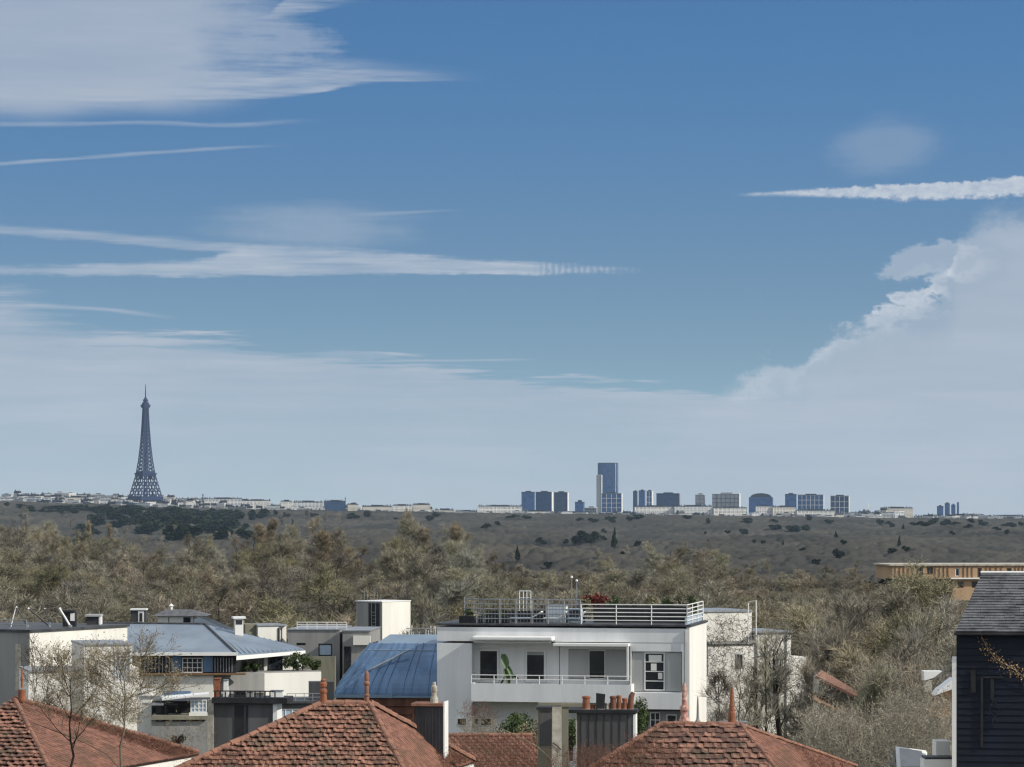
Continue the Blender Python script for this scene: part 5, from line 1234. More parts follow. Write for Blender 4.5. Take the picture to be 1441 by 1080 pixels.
r = np.random.default_rng(2); C_ = []
for k in range(420):
    t = r.uniform(0.08, 1) ** .8 * (len(pl_) - 1.001); i = int(t); p = pl_[i].lerp(pl_[i + 1], t - i); s_ = .03 + .10 * t / 8
    C_.append((p.x + r.normal(0, s_), p.y - abs(r.normal(0, .03)), p.z + r.normal(0, s_ * .8)))
v, f = leaves(r, np.array(C_), .035); npmesh('blossom', v, [f], mat('dry_golden_blossom', (0.52, 0.36, 0.19), 0.8, 0.3, 8.0, col2=(0.22, 0.14, 0.07)), vo)
# bits left of the navy house
o = thing('white_dormer', at(1312, 958, 128), 'small white wedge-shaped fascia poking out of the brush by the navy house', 'roof edge'); k_ = 128 / F
MB().prism([(-12 * k_, 0, 13 * k_), (14 * k_, 0, 13 * k_), (2 * k_, 0, 4 * k_), (-11 * k_, 0, 0)], (0, .8, 0)).build('fascia', M_frame, o); MB().box(-10 * k_, 0, .1, .7, -16 * k_, -.01).build('post', M_conc, o)
o = thing('lean_to_roof', at(1346, 985, 122), 'white-edged lean-to with brown tiles and ivy against the navy house', 'lean-to'); k_ = 122 / F
MB().prism([(-30 * k_, 0, 6 * k_), (-24 * k_, 0, 14 * k_), (-3 * k_, 0, 30 * k_), (-3 * k_, 0, 16 * k_)], (0, 1.2, 0)).build('verge', M_frame, o)
slab(MB(), [Vector((-42 * k_, -.6, -22 * k_)), Vector((-3 * k_, -.6, -22 * k_)), Vector((-3 * k_, .8, 14 * k_)), Vector((-30 * k_, .8, 2 * k_))]).build('tiled_slope', M_timberd, o); MB().box(-38 * k_, -3 * k_, -.3, .8, -3.2, -23 * k_).build('wall', M_olive, o)
o = thing('skylight', at(1303, 1085, 112), 'pale grey framed skylight at the foot of the navy house', 'skylight'); k_ = 112 / F
MB().hexa([(-40 * k_, 0, 0), (0, 0, 0), (8 * k_, 1.2, 22 * k_), (-36 * k_, 1.2, 28 * k_), (-41 * k_, 0, 3 * k_), (0, 0, 3 * k_), (6 * k_, 1.2, 25 * k_), (-37 * k_, 1.2, 31 * k_)]).build('frame', M_frame, o)
MB().hexa([(-35 * k_, -.02, 4 * k_), (-4 * k_, -.02, 4 * k_), (0, 1.1, 22 * k_), (-32 * k_, 1.1, 26 * k_), (-35 * k_, -.04, 6 * k_), (-4 * k_, -.04, 6 * k_), (0, 1.08, 25 * k_), (-32 * k_, 1.08, 29 * k_)]).build('pane', M_shutter, o)
o = thing('flat_rooflight', at(1328, 1085, 108), 'dark flat rooflight with a white upstand beside the pale skylight', 'rooflight'); k_ = 108 / F
MB().box(-28 * k_, 16 * k_, 0, 1.0, 0, 16 * k_).build('kerb', M_frame, o); MB().box(-26 * k_, 14 * k_, .05, .95, 16 * k_ + .004, 19 * k_).build('glass', M_zinc2, o)
MB().box(-4 * k_, 16 * k_, 1.2, 2.2, -.2, 38 * k_).build('vent_housing', M_white, o)
o = thing('metal_stand', at(1252, 1085, 112), 'thin metal trestle left of the pale skylight', 'stand'); k_ = 112 / F
for a, b in (((-8, 0), (6, 30)), ((8, 0), (6, 30))): MB().tube([(a[0] * k_, 0, a[1] * k_), (b[0] * k_, 0, b[1] * k_)], .02, 5).build('leg', M_metal, o)
MB().tube([(-4 * k_, 0, 9 * k_), (9 * k_, 0, 9 * k_)], .02, 5).build('crossbar', M_metal, o)

# ------------------------------------------------------------------ red tiled roofs
def tiled(mb, eL, eR, rR, rL, tw=.22, course=.30, seed=1, lift=.035, jit=.010):
    """Overlapping tiles over the face eave-left, eave-right, ridge-right, ridge-left."""
    r = random.Random(seed); eL, eR, rR, rL = map(Vector, (eL, eR, rR, rL))
    n = (eR - eL).cross(rL - eL if (rL - eL).length > .01 else rR - eL).normalized(); n = n if n.z > 0 else -n
    ex = (eR - eL).normalized(); up = n.cross(ex); up = up if up.z > 0 else -up
    L2 = lambda p: ((p - eL).dot(ex), (p - eL).dot(up))
    P4 = [L2(p) for p in (eL, eR, rR, rL)]; H = max(P4[2][1], P4[3][1]); nk = int(H / course) + 1
    def span(h):
        xs = []
        for (x0, y0), (x1, y1) in zip(P4, P4[1:] + P4[:1]):
            if (y0 - h) * (y1 - h) <= 0 and abs(y1 - y0) > 1e-6: xs.append(x0 + (x1 - x0) * (h - y0) / (y1 - y0))
        return (min(xs), max(xs)) if len(xs) > 1 else None
    W3 = lambda x, y, z: eL + ex * x + up * y + n * z
    for k in range(nk):
        s = span(min(H * .999, (k + .5) * course))
        if not s: continue
        x = math.floor(s[0] / tw) * tw + (tw / 2 if k % 2 else 0)
        while x < s[1]:
            a, b = max(x, s[0]), min(x + tw - .008, s[1])
            if b - a > .03:
                y0 = k * course + r.uniform(-jit, jit); y1 = y0 + course * 1.12; z0 = lift + r.uniform(0, jit * 1.3); d1 = r.uniform(-jit, jit) * .7; m1, m2 = a + (b - a) * .22, a + (b - a) * .60
                pr = [(a, z0 + .012), (m1, z0 + .030 + d1), (m2, z0), (b, z0 + .006 - d1)]
                f_ = [W3(px, y0, pz) for px, pz in pr]; t_ = [W3(px, y1, pz - lift * .92) for px, pz in pr]; u_ = [W3(px, y0, pz - .028) for px, pz in pr]
                mb.add(f_ + t_ + u_, [(0, 1, 5, 4), (1, 2, 6, 5), (2, 3, 7, 6), (8, 9, 1, 0), (9, 10, 2, 1), (10, 11, 3, 2), (8, 0, 4), (3, 11, 7)])
            x += tw
def ridge(mb, a, b, r=.11, seg=.38, seed=1):
    a, b = Vector(a), Vector(b); d = (b - a).normalized(); n = max(1, int((b - a).length / seg)); s = d.cross(Vector((0, 0, 1))).normalized(); u = s.cross(d); u = u if u.z > 0 else -u; q = random.Random(seed)
    for k in range(n):
        p0, p1 = a.lerp(b, k / n) , a.lerp(b, (k + 1.12) / n); r0, r1 = r * q.uniform(1.05, 1.18), r * q.uniform(.88, .98); jz = u * q.uniform(-.01, .015); base = []
        for p, rr in ((p0, r0), (p1, r1)):
            for j in range(7): an = math.pi * (j / 6) * 1.1 - .16; base.append(p + jz + s * math.cos(an) * rr + u * (math.sin(an) * rr))
        mb.add(base, [(j, j + 1, j + 8, j + 7) for j in range(6)] + [tuple(range(7))])
def face(parent, pts, m=M_under, name='roof_deck', t=.08):
    return slab(MB(), pts, t).build(name, m, parent)

def roof_house(name, label, org, faces, ridges, hip_m=M_ridge, wall=None):
    o = thing(name, org, label, 'house'); L = lambda p: p - o.location
    rr = MB(); dk = MB()
    for i, (q, kw) in enumerate(faces):
        q = [L(p) for p in q]; dq = [q[0], q[1], q[2]] + ([q[3]] if (q[3] - q[2]).length > .02 else [])
        slab(dk, dq, .08)
    rf = dk.build('roof', M_under, o)
    for i, (q, kw) in enumerate(faces):
        tm = MB(); tiled(tm, *[L(p) for p in q], seed=i + 3, **{k: v for k, v in kw.items() if k != 'm'}); tm.build('tile_slope', kw.get('m', M_tile), rf)
    for i, (a, b, r_) in enumerate(ridges):
        rm = MB(); ridge(rm, L(a) + Vector((0, 0, .02)), L(b) + Vector((0, 0, .02)), r_, seed=i); rm.build('ridge_tiles', hip_m, rf)
    if wall:
        w_ = [L(p) for p in wall]; z1 = min(p.z for p in w_) - .10
        MB().prism([(p.x, p.y, z1) for p in w_], (0, 0, -9)).build('wall', M_cream, o)
    return o
# left roof
A0 = at(20, 984, 99); zE = at(70, 1096, 92).z
def atz(px, Y, z): p = at(px, 800, Y); return Vector((p.x, Y, z))
E0, E1, E2 = atz(-170, 92, zE), atz(76, 92, zE), atz(280, 101.5, zE); Ab = atz(60, 108, zE); Ac = atz(-150, 106, zE)
roof_house('tiled_house', 'leftmost red-tiled hip roof with rows of rough tiles and an orange finial', atz(0, 97, zE),
           [((E0, E1, A0, A0), dict(tw=.26, course=.34, lift=.07, jit=.03)), ((E1, E2, A0, A0), dict(tw=.24, course=.30, lift=.012, jit=.003, m=M_tile2))], [(E1, A0, .09), (E2, A0, .10)], wall=[E0, E1, E2, Ac])
# middle roof
zM = at(570, 1104, 98).z
M0, M1, MR1, MR2, M2, Mb = atz(205, 98, zM), atz(578, 98, zM), at(452, 991, 102.2), at(520, 991, 102.2), atz(668, 107, zM), atz(330, 108, zM)
roof_house('tiled_house', 'middle red-tiled hip roof with two terracotta finials on its short ridge', atz(440, 102, zM),
           [((M0, M1, MR2, MR1), dict(tw=.23, course=.27, lift=.065, jit=.026)), ((M1, M2, MR2, MR2), dict(tw=.24, course=.30, lift=.012, jit=.003, m=M_tile2))],
           [(M0, MR1, .12), (M1, MR2, .11), (MR1, MR2, .12), (M2, MR2, .15)], wall=[M0, M1, M2, Mb])
# right roof
zR = at(1100, 1108, 99).z
N0, N1, NR1, NR2, N2, Nb = atz(790, 99, zR), atz(1112, 99, zR), at(932, 1020, 102.4), at(1042, 1021.5, 102.4), atz(1205, 107, zR), atz(860, 109, zR)
roof_house('tiled_house', 'right-hand red-tiled hip roof with large broken tiles, near the grey spike and ridge finials', atz(960, 102, zR),
           [((N0, N1, NR2, NR1), dict(tw=.30, course=.33, lift=.06, jit=.03, m=M_tile3)), ((N1, N2, NR2, NR2), dict(tw=.24, course=.30, lift=.012, jit=.003, m=M_tile2))],
           [(N0, NR1, .10), (N1, NR2, .10), (NR1, NR2, .10), (N2, NR2, .08)], wall=[N0, N1, N2, Nb])
# low roof between middle and right
zL = at(690, 1100, 116).z; L0, L1, LR0, LR1 = atz(610, 116, zL), atz(775, 116, zL), at(610, 1036, 120), at(775, 1066, 120)
LR1 = atz(748, 120, LR0.z - .0)
roof_house('tiled_house', 'low plain red roof between the zinc-clad stack and the brambles', atz(690, 117, zL),
           [((L0, L1, LR1, LR0), dict(tw=.24, course=.3, lift=.015, jit=.004, m=M_tile2))], [(LR0, LR1, .09)], wall=[L0, L1, atz(775, 123, zL), atz(610, 123, zL)])

def finial(px, yb, yt, Y, prof, m, label, name='roof_finial', cap=None):
    o = thing(name, at(px, yb, Y), label, 'finial'); k = Y / F; h = (yb - yt) * k
    base = [(r_ * k, z * h) for r_, z in prof if z <= .35]; top = [(r_ * k, z * h) for r_, z in prof if z >= .35]
    MB().lathe((0, 0, 0), base, 14).build('base', m, o, smooth=False); MB().lathe((0, 0, 0), top, 14).build('spire', cap or m, o)
    return o
finial(455, 998, 955, 102.2, [(9, -.15), (8.5, .05), (5.5, .12), (5, .35), (4.4, .5), (5.6, .56), (5.6, .62), (3.2, .68), (4.8, .74), (5.4, .84), (3.0, .9), (4.2, .94), (2, 1)], M_pot, 'bulbous orange finial at the left end of the middle ridge')
finial(516, 1000, 944, 102.2, [(8, -.1), (7, .05), (4, .1), (3.6, .3), (3.4, .35), (4.6, .38), (3.0, .42), (3.2, .62), (4.6, .66), (4.6, .7), (2.6, .74), (3.6, .8), (3.2, .92), (1.2, 1)], M_ridge, 'taller brown finial at the right end of the middle ridge')
finial(963, 1020, 961, 102.6, [(8, -.05), (7.5, .1), (5.5, .2), (4.5, .3), (6.5, .35), (6.5, .42), (3.4, .48), (3.8, .6), (3.0, .64), (3.6, .7), (3.0, .78), (3.6, .84), (2.6, .95), (2.2, 1)], mat('red_glazed_terracotta', (0.30, 0.07, 0.05), 0.6, 0.3, 8.0, col2=(0.55, 0.42, 0.36)), 'red-and-white ringed finial at the left end of the right-hand roof ridge')
finial(982, 1020, 980, 102.6, [(4.5, -.05), (4.2, .1), (2.2, .2), (1.8, .35), (1.6, .6), (1.0, .9), (.5, 1)], M_greyw, 'thin grey spike between the two terracotta finials of the right-hand roof')
finial(1030, 1019, 967, 102.6, [(6, -.05), (5.8, .1), (5.2, .3), (4.0, .35), (3.6, .45), (4.0, .5), (3.0, .56), (3.0, .75), (2.2, .9), (1.2, 1)], M_pot, 'orange bottle-shaped finial beside the pale slab on the right-hand ridge')
finial(31, 984, 940, 98.8, [(5.5, -.05), (5.5, .30), (4.2, .36), (1.6, .38), (1.6, .6), (2.4, .62), (1.2, .8), (.8, 1)], M_pot, 'orange cylindrical pot with thin reddish rod at the peak of the leftmost roof')
o = thing('ridge_slab', at(1031, 1025, 102.7), 'pale rectangular slab lying on the right-hand tiled ridge', 'slab'); k_ = 102.7 / F
MB().box(-19 * k_, 20 * k_, -.15, .15, 0, 8 * k_).build('block', M_conc, o, .02); MB().box(-20 * k_, 21 * k_, -.18, .18, 8 * k_ + .003, 9.6 * k_).build('lid', M_metal, o)
MB().box(-47 * k_, -20 * k_, -.12, .12, -2 * k_, 8 * k_).build('ridge_block', M_ridge, o, .02)

# zinc-clad stack
o = tag(empty('zinc_clad_stack', at(604, 1062, 104), math.radians(-8)), 'dark zinc-clad chimney stack with a bright white right flank, on the middle roof', 'chimney'); k_ = 104 / F
MB().box(-21 * k_, 20 * k_, 0, .8, -.8, 68 * k_).build('cladding', M_zinc2, o)
mb = MB()
for k in range(9): mb.box(-20.5 * k_ + k * .125, -20.5 * k_ + k * .125 + .012, -.02, -.002, -.8, 67 * k_)
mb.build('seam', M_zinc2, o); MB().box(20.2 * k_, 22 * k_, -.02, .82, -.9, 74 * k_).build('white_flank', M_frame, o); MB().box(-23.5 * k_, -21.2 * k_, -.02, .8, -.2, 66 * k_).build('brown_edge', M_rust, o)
MB().box(-25 * k_, 20.1 * k_, -.12, .9, 68.2 * k_, 72 * k_).build('cap', M_ridge, o)
finial(611, 990, 960, 104.3, [(6, -.1), (5.5, .2), (3.6, .35), (3.4, .5), (4.4, .6), (4.2, .8), (2.6, .85), (2.4, 1)], M_conc, 'lichened grey pot on the zinc-clad stack', 'chimney_pot')
# black stack with pots
bs = tag(empty('black_stack', at(853, 1085, 105), math.radians(-6)), 'black weathered chimney stack topped with a row of pots, in front of the white house', 'chimney'); k_ = 105 / F
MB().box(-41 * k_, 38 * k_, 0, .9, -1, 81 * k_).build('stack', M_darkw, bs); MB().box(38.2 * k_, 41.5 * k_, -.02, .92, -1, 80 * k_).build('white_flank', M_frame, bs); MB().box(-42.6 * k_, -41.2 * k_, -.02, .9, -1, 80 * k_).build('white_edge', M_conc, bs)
MB().box(-53 * k_, 44 * k_, -.12, 1.0, 81.2 * k_, 86 * k_).build('cap', M_black, bs, .01)
mb = MB()
for k in range(7): mb.box((-36 + k * 11) * k_, (-35.4 + k * 11) * k_, -.02, -.002, -.9, 79 * k_)
mb.build('streak_joint', M_black, bs)
for px, w_, h_, m, lab, sq in ((825, 6, 20, M_pot, 'leftmost brown square-topped pot on the black stack', 0), (834.5, 3.2, 8, M_pot, 'short orange pot left of the black square cowl', 0), (845, 6.2, 24, M_black, 'black square cowl on the black stack', 1), (854.5, 3, 10, M_conc, 'short pale pot right of the black square cowl', 0),
                           (863, 5, 20, M_rust, 'dark brown pot in the middle of the black stack', 0), (871, 3.6, 21, M_pot, 'slim orange pot beside the dark brown one', 0), (879, 4, 17, M_pot, 'shorter orange pot before the curved one', 0), (887.5, 4.6, 25, M_rust, 'curved rust-orange cowl at the white flank of the black stack', 2)):
    p = at(px, 999.5, 105.4); o = thing('chimney_pot', p, lab, 'chimney pot', 'pots on the black stack')
    if sq == 1: MB().hexa([(-w_ * k_, -.12, 0), (w_ * .8 * k_, -.12, 0), (w_ * .8 * k_, .12, 0), (-w_ * k_, .12, 0), (-w_ * k_, -.13, h_ * k_), (w_ * 1.1 * k_, -.13, h_ * .93 * k_), (w_ * 1.1 * k_, .13, h_ * .93 * k_), (-w_ * k_, .13, h_ * k_)]).build('body', m, o)
    elif sq == 2:
        MB().tube([(0, 0, 0), (0, 0, h_ * .5 * k_), (.03, 0, h_ * .8 * k_), (.10, 0, h_ * k_)], [w_ * k_, w_ * k_ * .95, w_ * k_ * .85, w_ * k_ * .6], 12).build('body', m, o)
    else: MB().lathe((0, 0, 0), [(w_ * k_, 0), (w_ * .95 * k_, h_ * .25 * k_), (w_ * .82 * k_, h_ * .8 * k_), (w_ * k_, h_ * .83 * k_), (w_ * k_, h_ * .95 * k_), (w_ * .7 * k_, h_ * k_)], 14).build('body', m, o)
    MB().lathe((0, 0, 0), [(w_ * 1.12 * k_, 0), (w_ * 1.1 * k_, .04), (w_ * 1.02 * k_, .045)], 14).build('collar', M_conc, o)
# pale posts and beam left of the black stack
po = tag(empty('concrete_post', at(783.5, 1085, 103), 0), 'tall pale lichened post left of the black stack', 'post'); k_ = 103 / F
MB().hexa([(-7.5 * k_, -.12, -1), (6 * k_, -.12, -1), (6 * k_, .14, -1), (-7.5 * k_, .14, -1), (-6.5 * k_, -.12, 92 * k_), (6.5 * k_, -.12, 92 * k_), (6.5 * k_, .14, 92 * k_), (-6.5 * k_, .14, 92 * k_)]).build('shaft', M_conc, po, .01)
MB().tube([(-6 * k_, -.15, 40 * k_), (0, -.16, 36 * k_), (6 * k_, -.15, 30 * k_)], .02, 5).build('bracket', M_black, po)
MB().box(-26 * k_, 8 * k_, -.15, .2, 92.2 * k_, 96 * k_).build('beam', M_olive, po)
po = tag(empty('concrete_post', at(795.5, 1085, 104), 0), 'darker mossy post just behind the tall pale one', 'post')
MB().box(-4.5 * k_, 4.5 * k_, 0, .2, -1, 91 * k_).build('shaft', M_olive, po); MB().box(-5.5 * k_, 24 * k_, -.05, .25, 91.2 * k_, 96 * k_).build('beam', M_olive, po)
o = thing('shed', at(768, 1085, 106), 'small mossy shed with a dark doorway behind the pale post', 'shed')
MB().box(-.28, .30, 0, 1.2, -1, 2.2).build('wall', M_olive, o); MB().box(-.34, .30, -.08, 1.3, 2.203, 2.30).build('roof', M_black, o); MB().box(-.22, .22, -.02, -.003, .9, 2.15).build('door', M_darkw, o)
# masts over the terrace
for px, yt, lab in ((804.5, 814, 'slim white mast with lamp head, left one of the pair over the terrace'), (811.5, 819, 'slim grey mast, right one of the pair over the terrace')):
    o = thing('mast', at(px, 858, 215), lab, 'mast'); h = (858 - yt) * 215 / F
    MB().tube([(0, 0, 0), (0, 0, h)], [.045, .03], 6).build('pole', M_metal, o); MB().lathe((0, 0, h), [(.05, 0), (.10, .04), (.08, .14), (.02, .18)], 8).build('lamp_head', M_frame, o)
# roof-garden planting behind the terrace screen
def bush(px, yb, yt, Y, wpx, m, label, n=1200, size=.07, name='garden_shrub', cat='shrub', seed=None, stems=5, group=None):
    k = Y / F; H = (yb - yt) * k; w2 = wpx / 2 * k; r = np.random.default_rng(seed or int(px * 7)); P = []
    for q in range(stems): d = r.normal(0, .35, 2) * w2; P.append([[d[0] * .2, d[1] * .2, -.3], [d[0] * .5, d[1] * .5, H * .35], [d[0], d[1], H * .8]])
    tv, tf = tubes(np.array(P), np.ones((stems, 3)) * np.array([.03, .02, .01]) * max(1, H / 2), 5)
    v, f = leafy(seed or int(px * 3), n, size, w2, H * .55, H * .5, 9); o = make_proto(name, ((tv, [tf]), (v, [f])), B_dark, m); o.location = at(px, yb, Y); return tag(o, label, cat, group)
bush(843, 858, 831, 212, 40, M_red, 'dark red shrub standing over the terrace screen', 1600, .09)
for i, (px, w_, yt, m) in enumerate(((822, 20, 843, 0), (866, 26, 842, 1), (888, 24, 846, 0), (915, 26, 840, 0), (938, 24, 838, 1), (958, 26, 834, 0), (975, 20, 838, 1))):
    bush(px, 860, yt, 210, w_, M_green if m else C_green, ('dull green', 'fresh yellow-green')[m] + ' shrub of the roof garden, ' + ORD[i] + ' along the terrace screen', 700, .08, group='roof garden shrubs')
bush(730, 1052, 990, 150, 62, M_green, 'dense dark green shrub under the balcony of the white house', 3200, .07, seed=5)
bush(758, 1060, 1012, 135, 46, C_brown, 'brown tangled shrub left of the pale post', 1800, .05, seed=6)
bush(705, 1058, 1015, 128, 34, C_grey, 'grey-green shrub over the low plain red roof', 1500, .05, seed=7)
bush(903, 1046, 978, 112, 26, M_green, 'tall light green shrub against the white flank of the black stack', 2600, .045, seed=8)
bush(804, 1060, 1010, 112, 26, M_green, 'olive shrub squeezed between the mossy post and the black stack', 1500, .045, seed=9)
bush(250, 1056, 1030, 132, 26, B_dark, 'small blackish bush under the grey terrace wall', 900, .05, seed=10)

# ------------------------------------------------------------------ near bare trees and brush
C_thick = bark('twigs_thicket', (0.42, 0.38, 0.30))
def near_tree(px, yb, Y, H, cr, label, bm, cm, seed, name='bare_tree', cat='tree', group=None, **kw):
    kw.setdefault('wd', .03)
    o = make_proto(name, bare_tree(seed, H, cr, **kw), bm, cm); p = at(px, yb, Y); o.location = p; o.rotation_euler = (0, 0, seed * 1.7); return tag(o, label, cat, group)
near_tree(172, 1100, 88, 4.3, 2.2, 'small twiggy tree with curved trunk before the white stepped house', B_mid, M_twigl, 71, trunk_r=.045, lean=.16, n=(15, 7, 6, 5), clear=.35, up=.35, tw=.22, wd=.010, ang=60, bud=.028)
near_tree(95, 1110, 90, 4.0, 1.7, 'thin budding sapling left of the small twiggy tree', B_dark, M_twigl, 72, trunk_r=.05, lean=.15, n=(10, 5, 4, 4), clear=.3, up=.8, tw=.22, wd=.013, ang=45, bud=.03)
near_tree(52, 1100, 112, 5.0, 1.8, 'fine grey sapling against the cream flank at the far left', B_mid, M_twig, 73, trunk_r=.05, lean=.12, n=(12, 5, 4, 4), clear=.3, up=.8, tw=.25, wd=.015, ang=40, bud=.03)
near_tree(1100, 1090, 165, 8.2, 2.0, 'dark tall bare tree with forked trunk before the ivy-grown house', B_dark, C_grey, 74, trunk_r=.17, n=(5, 4, 5, 4), clear=.35, up=.9, ang=30, forks=3, wd=.03)
near_tree(1058, 1090, 170, 7.0, 1.9, 'dark spindly bare tree in front of the pale ivy-covered wall', B_dark, M_twig, 75, trunk_r=.12, n=(6, 5, 4, 4), clear=.3, up=.7, ang=36, forks=2, wd=.028)
near_tree(1014, 1090, 185, 6.4, 1.6, 'thin bare tree beside the bright flank of the white house', B_dark, M_twig, 76, trunk_r=.10, n=(7, 5, 4, 4), clear=.3, up=.7, ang=38, wd=.026)
near_tree(1040, 1095, 150, 6.2, 1.5, 'pale thin tree crossing the ivy-covered wall beside the orange finial', B_mid, C_thick, 77, trunk_r=.07, n=(5, 4, 4, 4), clear=.35, up=.8, ang=30, forks=2, wd=.02)
near_tree(1078, 1098, 158, 8.4, 1.4, 'tallest slim bare tree reaching the roof ladder of the ivy-grown house', B_dark, C_grey, 79, trunk_r=.09, n=(6, 4, 4, 4), clear=.3, up=1.0, ang=30, wd=.024)
wood2 = [(1150, 250, 862, 5, 'olive'), (1180, 240, 850, 6, 'grey'), (1232, 255, 838, 6, 'brown'), (1290, 250, 840, 6, 'grey'), (1340, 262, 842, 6, 'brown'), (1165, 205, 890, 4.2, 'grey'), (1208, 212, 872, 5.5, 'brown'), (1262, 205, 866, 5.5, 'olive'), (1315, 210, 862, 5.5, 'grey'), (1372, 215, 860, 5, 'brown'),
         (1190, 186, 905, 5, 'brown'), (1268, 182, 890, 3.6, 'grey'), (1290, 180, 900, 5, 'brown'), (1335, 172, 905, 4.5, 'olive'), (1158, 186, 925, 3, 'brown'), (1256, 150, 950, 3.0, 'grey'), (1288, 152, 935, 3.2, 'brown'), (1305, 148, 950, 4, 'grey'), (1188, 150, 1022, 2.4, 'grey'), (1150, 152, 1010, 2.4, 'olive'), (1335, 152, 985, 3, 'brown')]
rw = {205: 'middle', 250: 'upper', 180: 'lower', 150: 'nearest'}; sn_ = {}
for i, (px, Y, yt, cr, kd) in enumerate(wood2):
    X = (px - CX) / F * Y; gz = float(ground_z(X, Y)) - .2; H = CZ - (yt - HY) / F * Y - gz
    tier = 'upper' if Y > 230 else 'middle' if Y > 195 else 'lower' if Y > 165 else 'nearest'; side = 'nearest the ivy-grown house' if px < 1200 else 'halfway to the navy house' if px < 1285 else 'beside the navy house'
    key = (kd, tier, side); sn_[key] = sn_.get(key, 0) + 1; o_ = '' if sn_[key] == 1 else ORD[sn_[key] - 1] + ' '
    place(protos[kd][i % len(protos[kd])], (X, Y, gz), cr / 4.4, i * 1.1, f"{o_}{words_[kd]} in the {tier} part of the thicket, {side}", 'tree', 'bare trees of the right-hand thicket', H / 14)

def brush(name, label, cat, regions, m, seed, kind='stuff', bud=0.0, budm=None):
    """Tangled shoots: regions (x0, x1, ybase, ytop, Y, n, length m, width m)."""
    r = np.random.default_rng(seed); VV, TT, n0 = [], [], 0
    for (x0, x1, yb, yt, Y, n, L, wd_) in regions:
        px = r.uniform(x0, x1, n); t = r.uniform(0, 1, n) ** 1.3; py = yb + (yt - yb) * t; Yk = Y + r.uniform(-3, 3, n)
        P = np.stack([(px - CX) / F * Yk, Yk, CZ - (py - HY) / F * Yk], 1)
        d = norm(r.normal(size=(n, 3)) * np.array([.8, .8, .5]) + np.array([0, 0, .9])); pts = [P]
        for q in range(3): d = norm(d + r.normal(0, .25, d.shape) + np.array([0, 0, -.10])); pts.append(pts[-1] + d * (L / 3) * r.uniform(.5, 1.2, (n, 1)))
        PP = np.stack(pts, 1); v, q_ = tubes(PP, np.ones((n, 1)) * wd_ / 2 * np.linspace(1, .35, 4)[None, :], 3); VV.append(v); TT.append(('q', q_ + n0)); n0 += len(v)
        v, t_, tips = twigs(r, PP, 5, L * .35, wd_ * .8, .8, .2); VV.append(v); TT.append(('t', t_ + n0)); n0 += len(v)
        if bud: v, q_ = leaves(r, tips[::2], bud); VV.append(v); TT.append(('q', q_ + n0)); n0 += len(v)
    V = np.concatenate(VV); o = npmesh(name, V, [q for k, q in TT if k == 'q'] + [q for k, q in TT if k == 't'], m); return tag(o, label, cat, None, kind)
brush('ivy_growth', 'bare ivy stems covering the pale walls right of the white house', 'ivy', [(1000, 1055, 905, 868, 220.5, 110, 1.2, .03), (993, 1062, 1040, 905, 220, 420, 1.2, .03), (1064, 1112, 1050, 893, 219, 420, 1.2, .03), (1112, 1140, 1060, 925, 219, 200, 1.2, .03)], M_twig, 11, bud=.06)
brush('bramble_thicket', 'dense grey-brown bramble and shoots filling the slope below the thicket trees', 'brambles', [(1130, 1350, 1110, 1010, 140, 2300, 1.2, .024), (1136, 1216, 1060, 1004, 162, 420, 1.0, .022), (1142, 1170, 1000, 950, 170, 60, 1.0, .02), (1200, 1350, 1060, 940, 175, 1900, 1.5, .028), (1130, 1360, 1000, 900, 215, 1800, 1.8, .034), (1250, 1346, 1060, 975, 128, 1300, 1.0, .018), (1304, 1347, 1075, 990, 118, 900, .7, .014), (1150, 1360, 920, 868, 262, 1500, 2.2, .04)], C_thick, 12, bud=.04)
brush('reddish_brush', 'fine reddish-brown brush growing over the plain slopes of the tiled roofs', 'brush', [(640, 770, 1085, 1040, 113, 1300, .40, .010), (770, 850, 1085, 1055, 97.5, 300, .3, .010), (815, 960, 1084, 1052, 97.6, 900, .28, .010), (880, 935, 1060, 1036, 99.5, 250, .22, .009), (300, 420, 1085, 1060, 97, 300, .2, .008), (650, 700, 1012, 996, 140, 130, .5, .014)], M_twigr, 13, bud=.018)
def brush_on(name, label, tris, m, seed, bud):
    """Low tangle rooted on given triangles: (a, b, c, count, shoot length, width)."""
    r = np.random.default_rng(seed); VV, Q, T, n0 = [], [], [], 0
    for (a, b, c, n, L, wd_) in tris:
        a, b, c = (np.array(tuple(p)) for p in (a, b, c)); u, v = r.uniform(size=(2, n, 1)); k = (u + v) > 1; u, v = np.where(k, 1 - u, u), np.where(k, 1 - v, v)
        P = a + (b - a) * u + (c - a) * v; d = norm(r.normal(size=(n, 3)) + np.array([0, -.1, .5])); pts = [P]
        for q in range(3): d = norm(d + r.normal(0, .35, d.shape)); pts.append(pts[-1] + d * (L / 3) * r.uniform(.4, 1.2, (n, 1)))
        PP = np.stack(pts, 1); v_, q_ = tubes(PP, np.ones((n, 1)) * wd_ / 2 * np.linspace(1, .4, 4)[None, :], 3); VV.append(v_); Q.append(q_ + n0); n0 += len(v_)
        v_, t_, tips = twigs(r, PP, 4, L * .4, wd_ * .8, .8, .1); VV.append(v_); T.append(t_ + n0); n0 += len(v_)
        v_, q_ = leaves(r, tips[::2], bud); VV.append(v_); Q.append(q_ + n0); n0 += len(v_)
    return tag(npmesh(name, np.concatenate(VV), Q + T, m), label, 'creeper', None, 'stuff')
mid = lambda p, q, t=.5: p.lerp(q, t)
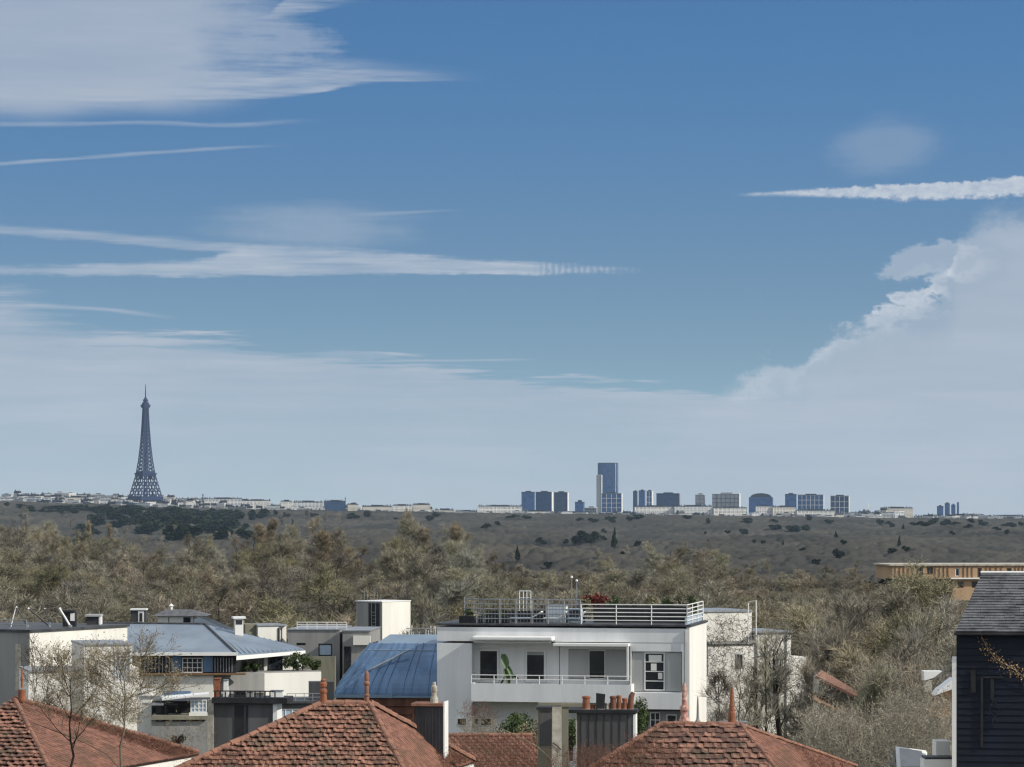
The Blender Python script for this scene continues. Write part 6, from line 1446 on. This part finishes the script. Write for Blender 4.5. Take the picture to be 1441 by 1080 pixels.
brush_on('roof_creeper', 'dry reddish creeper spreading over the plain tile slopes and hips', [
    (A0, E2, mid(E1, E2, .8), 2300, .26, .011), (A0, E2, mid(A0, E1, .2), 350, .2, .009), (mid(MR2, M2, .55), M2, mid(M1, M2, .5), 1200, .22, .010), (mid(NR2, N2, .4), N2, mid(N1, N2, .4), 800, .2, .009),
    (M0, mid(M0, MR1, .5), mid(M0, M1, .25), 1000, .16, .008), (N0, mid(N0, NR1, .9), mid(N0, N1, .22), 1500, .2, .009), (NR1, mid(NR1, NR2, .4), mid(N0, NR1, .8), 300, .2, .008), (LR0, L1, LR1, 500, .25, .009), (LR0, L0, L1, 500, .25, .009)], M_twigr, 21, .018)
brush('pale_brush', 'pale budding twigs crossing the white stepped house', 'brush', [(45, 200, 1020, 915, 120, 1700, .7, .012), (230, 300, 1050, 1015, 125, 160, .4, .010), (650, 700, 1050, 1015, 122, 300, .4, .010)], M_twigl, 14, bud=.028)
brush('undergrowth', 'dull scrub filling the wood floor between the bare trees', 'undergrowth', [(-40, 1480, 1000, 915, 275, 2200, 3.0, .05), (-40, 1480, 930, 893, 335, 2600, 3.2, .06), (-40, 1480, 890, 868, 430, 3000, 3.2, .07), (-40, 1480, 866, 846, 560, 3200, 3.5, .09), (-40, 1220, 838, 820, 740, 3200, 4, .11)], B_mid, 15, bud=.10)
# two long bramble shoots over the roofs
for pts, Y, lab in (([(45, 1017), (80, 1030), (120, 1046), (150, 1062), (168, 1082)], 90.5, 'long dark shoot arching down over the leftmost plain slope'),
                    ([(706, 1026), (730, 1037), (755, 1050), (772, 1065), (780, 1075)], 101.5, 'pale long shoot arching towards the pale post')):
    o = thing('bramble_shoot', at(*pts[0], Y), lab, 'shoot'); P = [at(a, b, Y) - at(*pts[0], Y) for a, b in pts]
    MB().tube(P, .014, 5).build('stem', M_twig if Y < 95 else M_twigl, o)
    r = np.random.default_rng(int(Y)); C_ = np.array([P[int(k % len(P))] for k in range(24)]) + r.normal(0, .06, (24, 3)); v, f = leaves(r, C_, .03); npmesh('leaf', v, [f], M_green, o)

# ------------------------------------------------------------------ haze
hz = MB().box(-9000, 9000, -400, 12500, CZ - 330, CZ + 345).build('haze', None)
hm = bpy.data.materials.new('haze_air'); hm.use_nodes = True; hn = hm.node_tree; hn.nodes.clear()
ho = hn.nodes.new('ShaderNodeOutputMaterial'); hv = hn.nodes.new('ShaderNodeVolumePrincipled')
hv.inputs['Color'].default_value = (0.60, 0.80, 1.0, 1); hv.inputs['Density'].default_value = 2.0e-5; hv.inputs['Anisotropy'].default_value = 0.1
hn.links.new(hv.outputs[0], ho.inputs['Volume'])
hz.data.materials.clear(); hz.data.materials.append(hm)
tag(hz, 'thin blue air over the wood and the city', None, None, 'stuff')
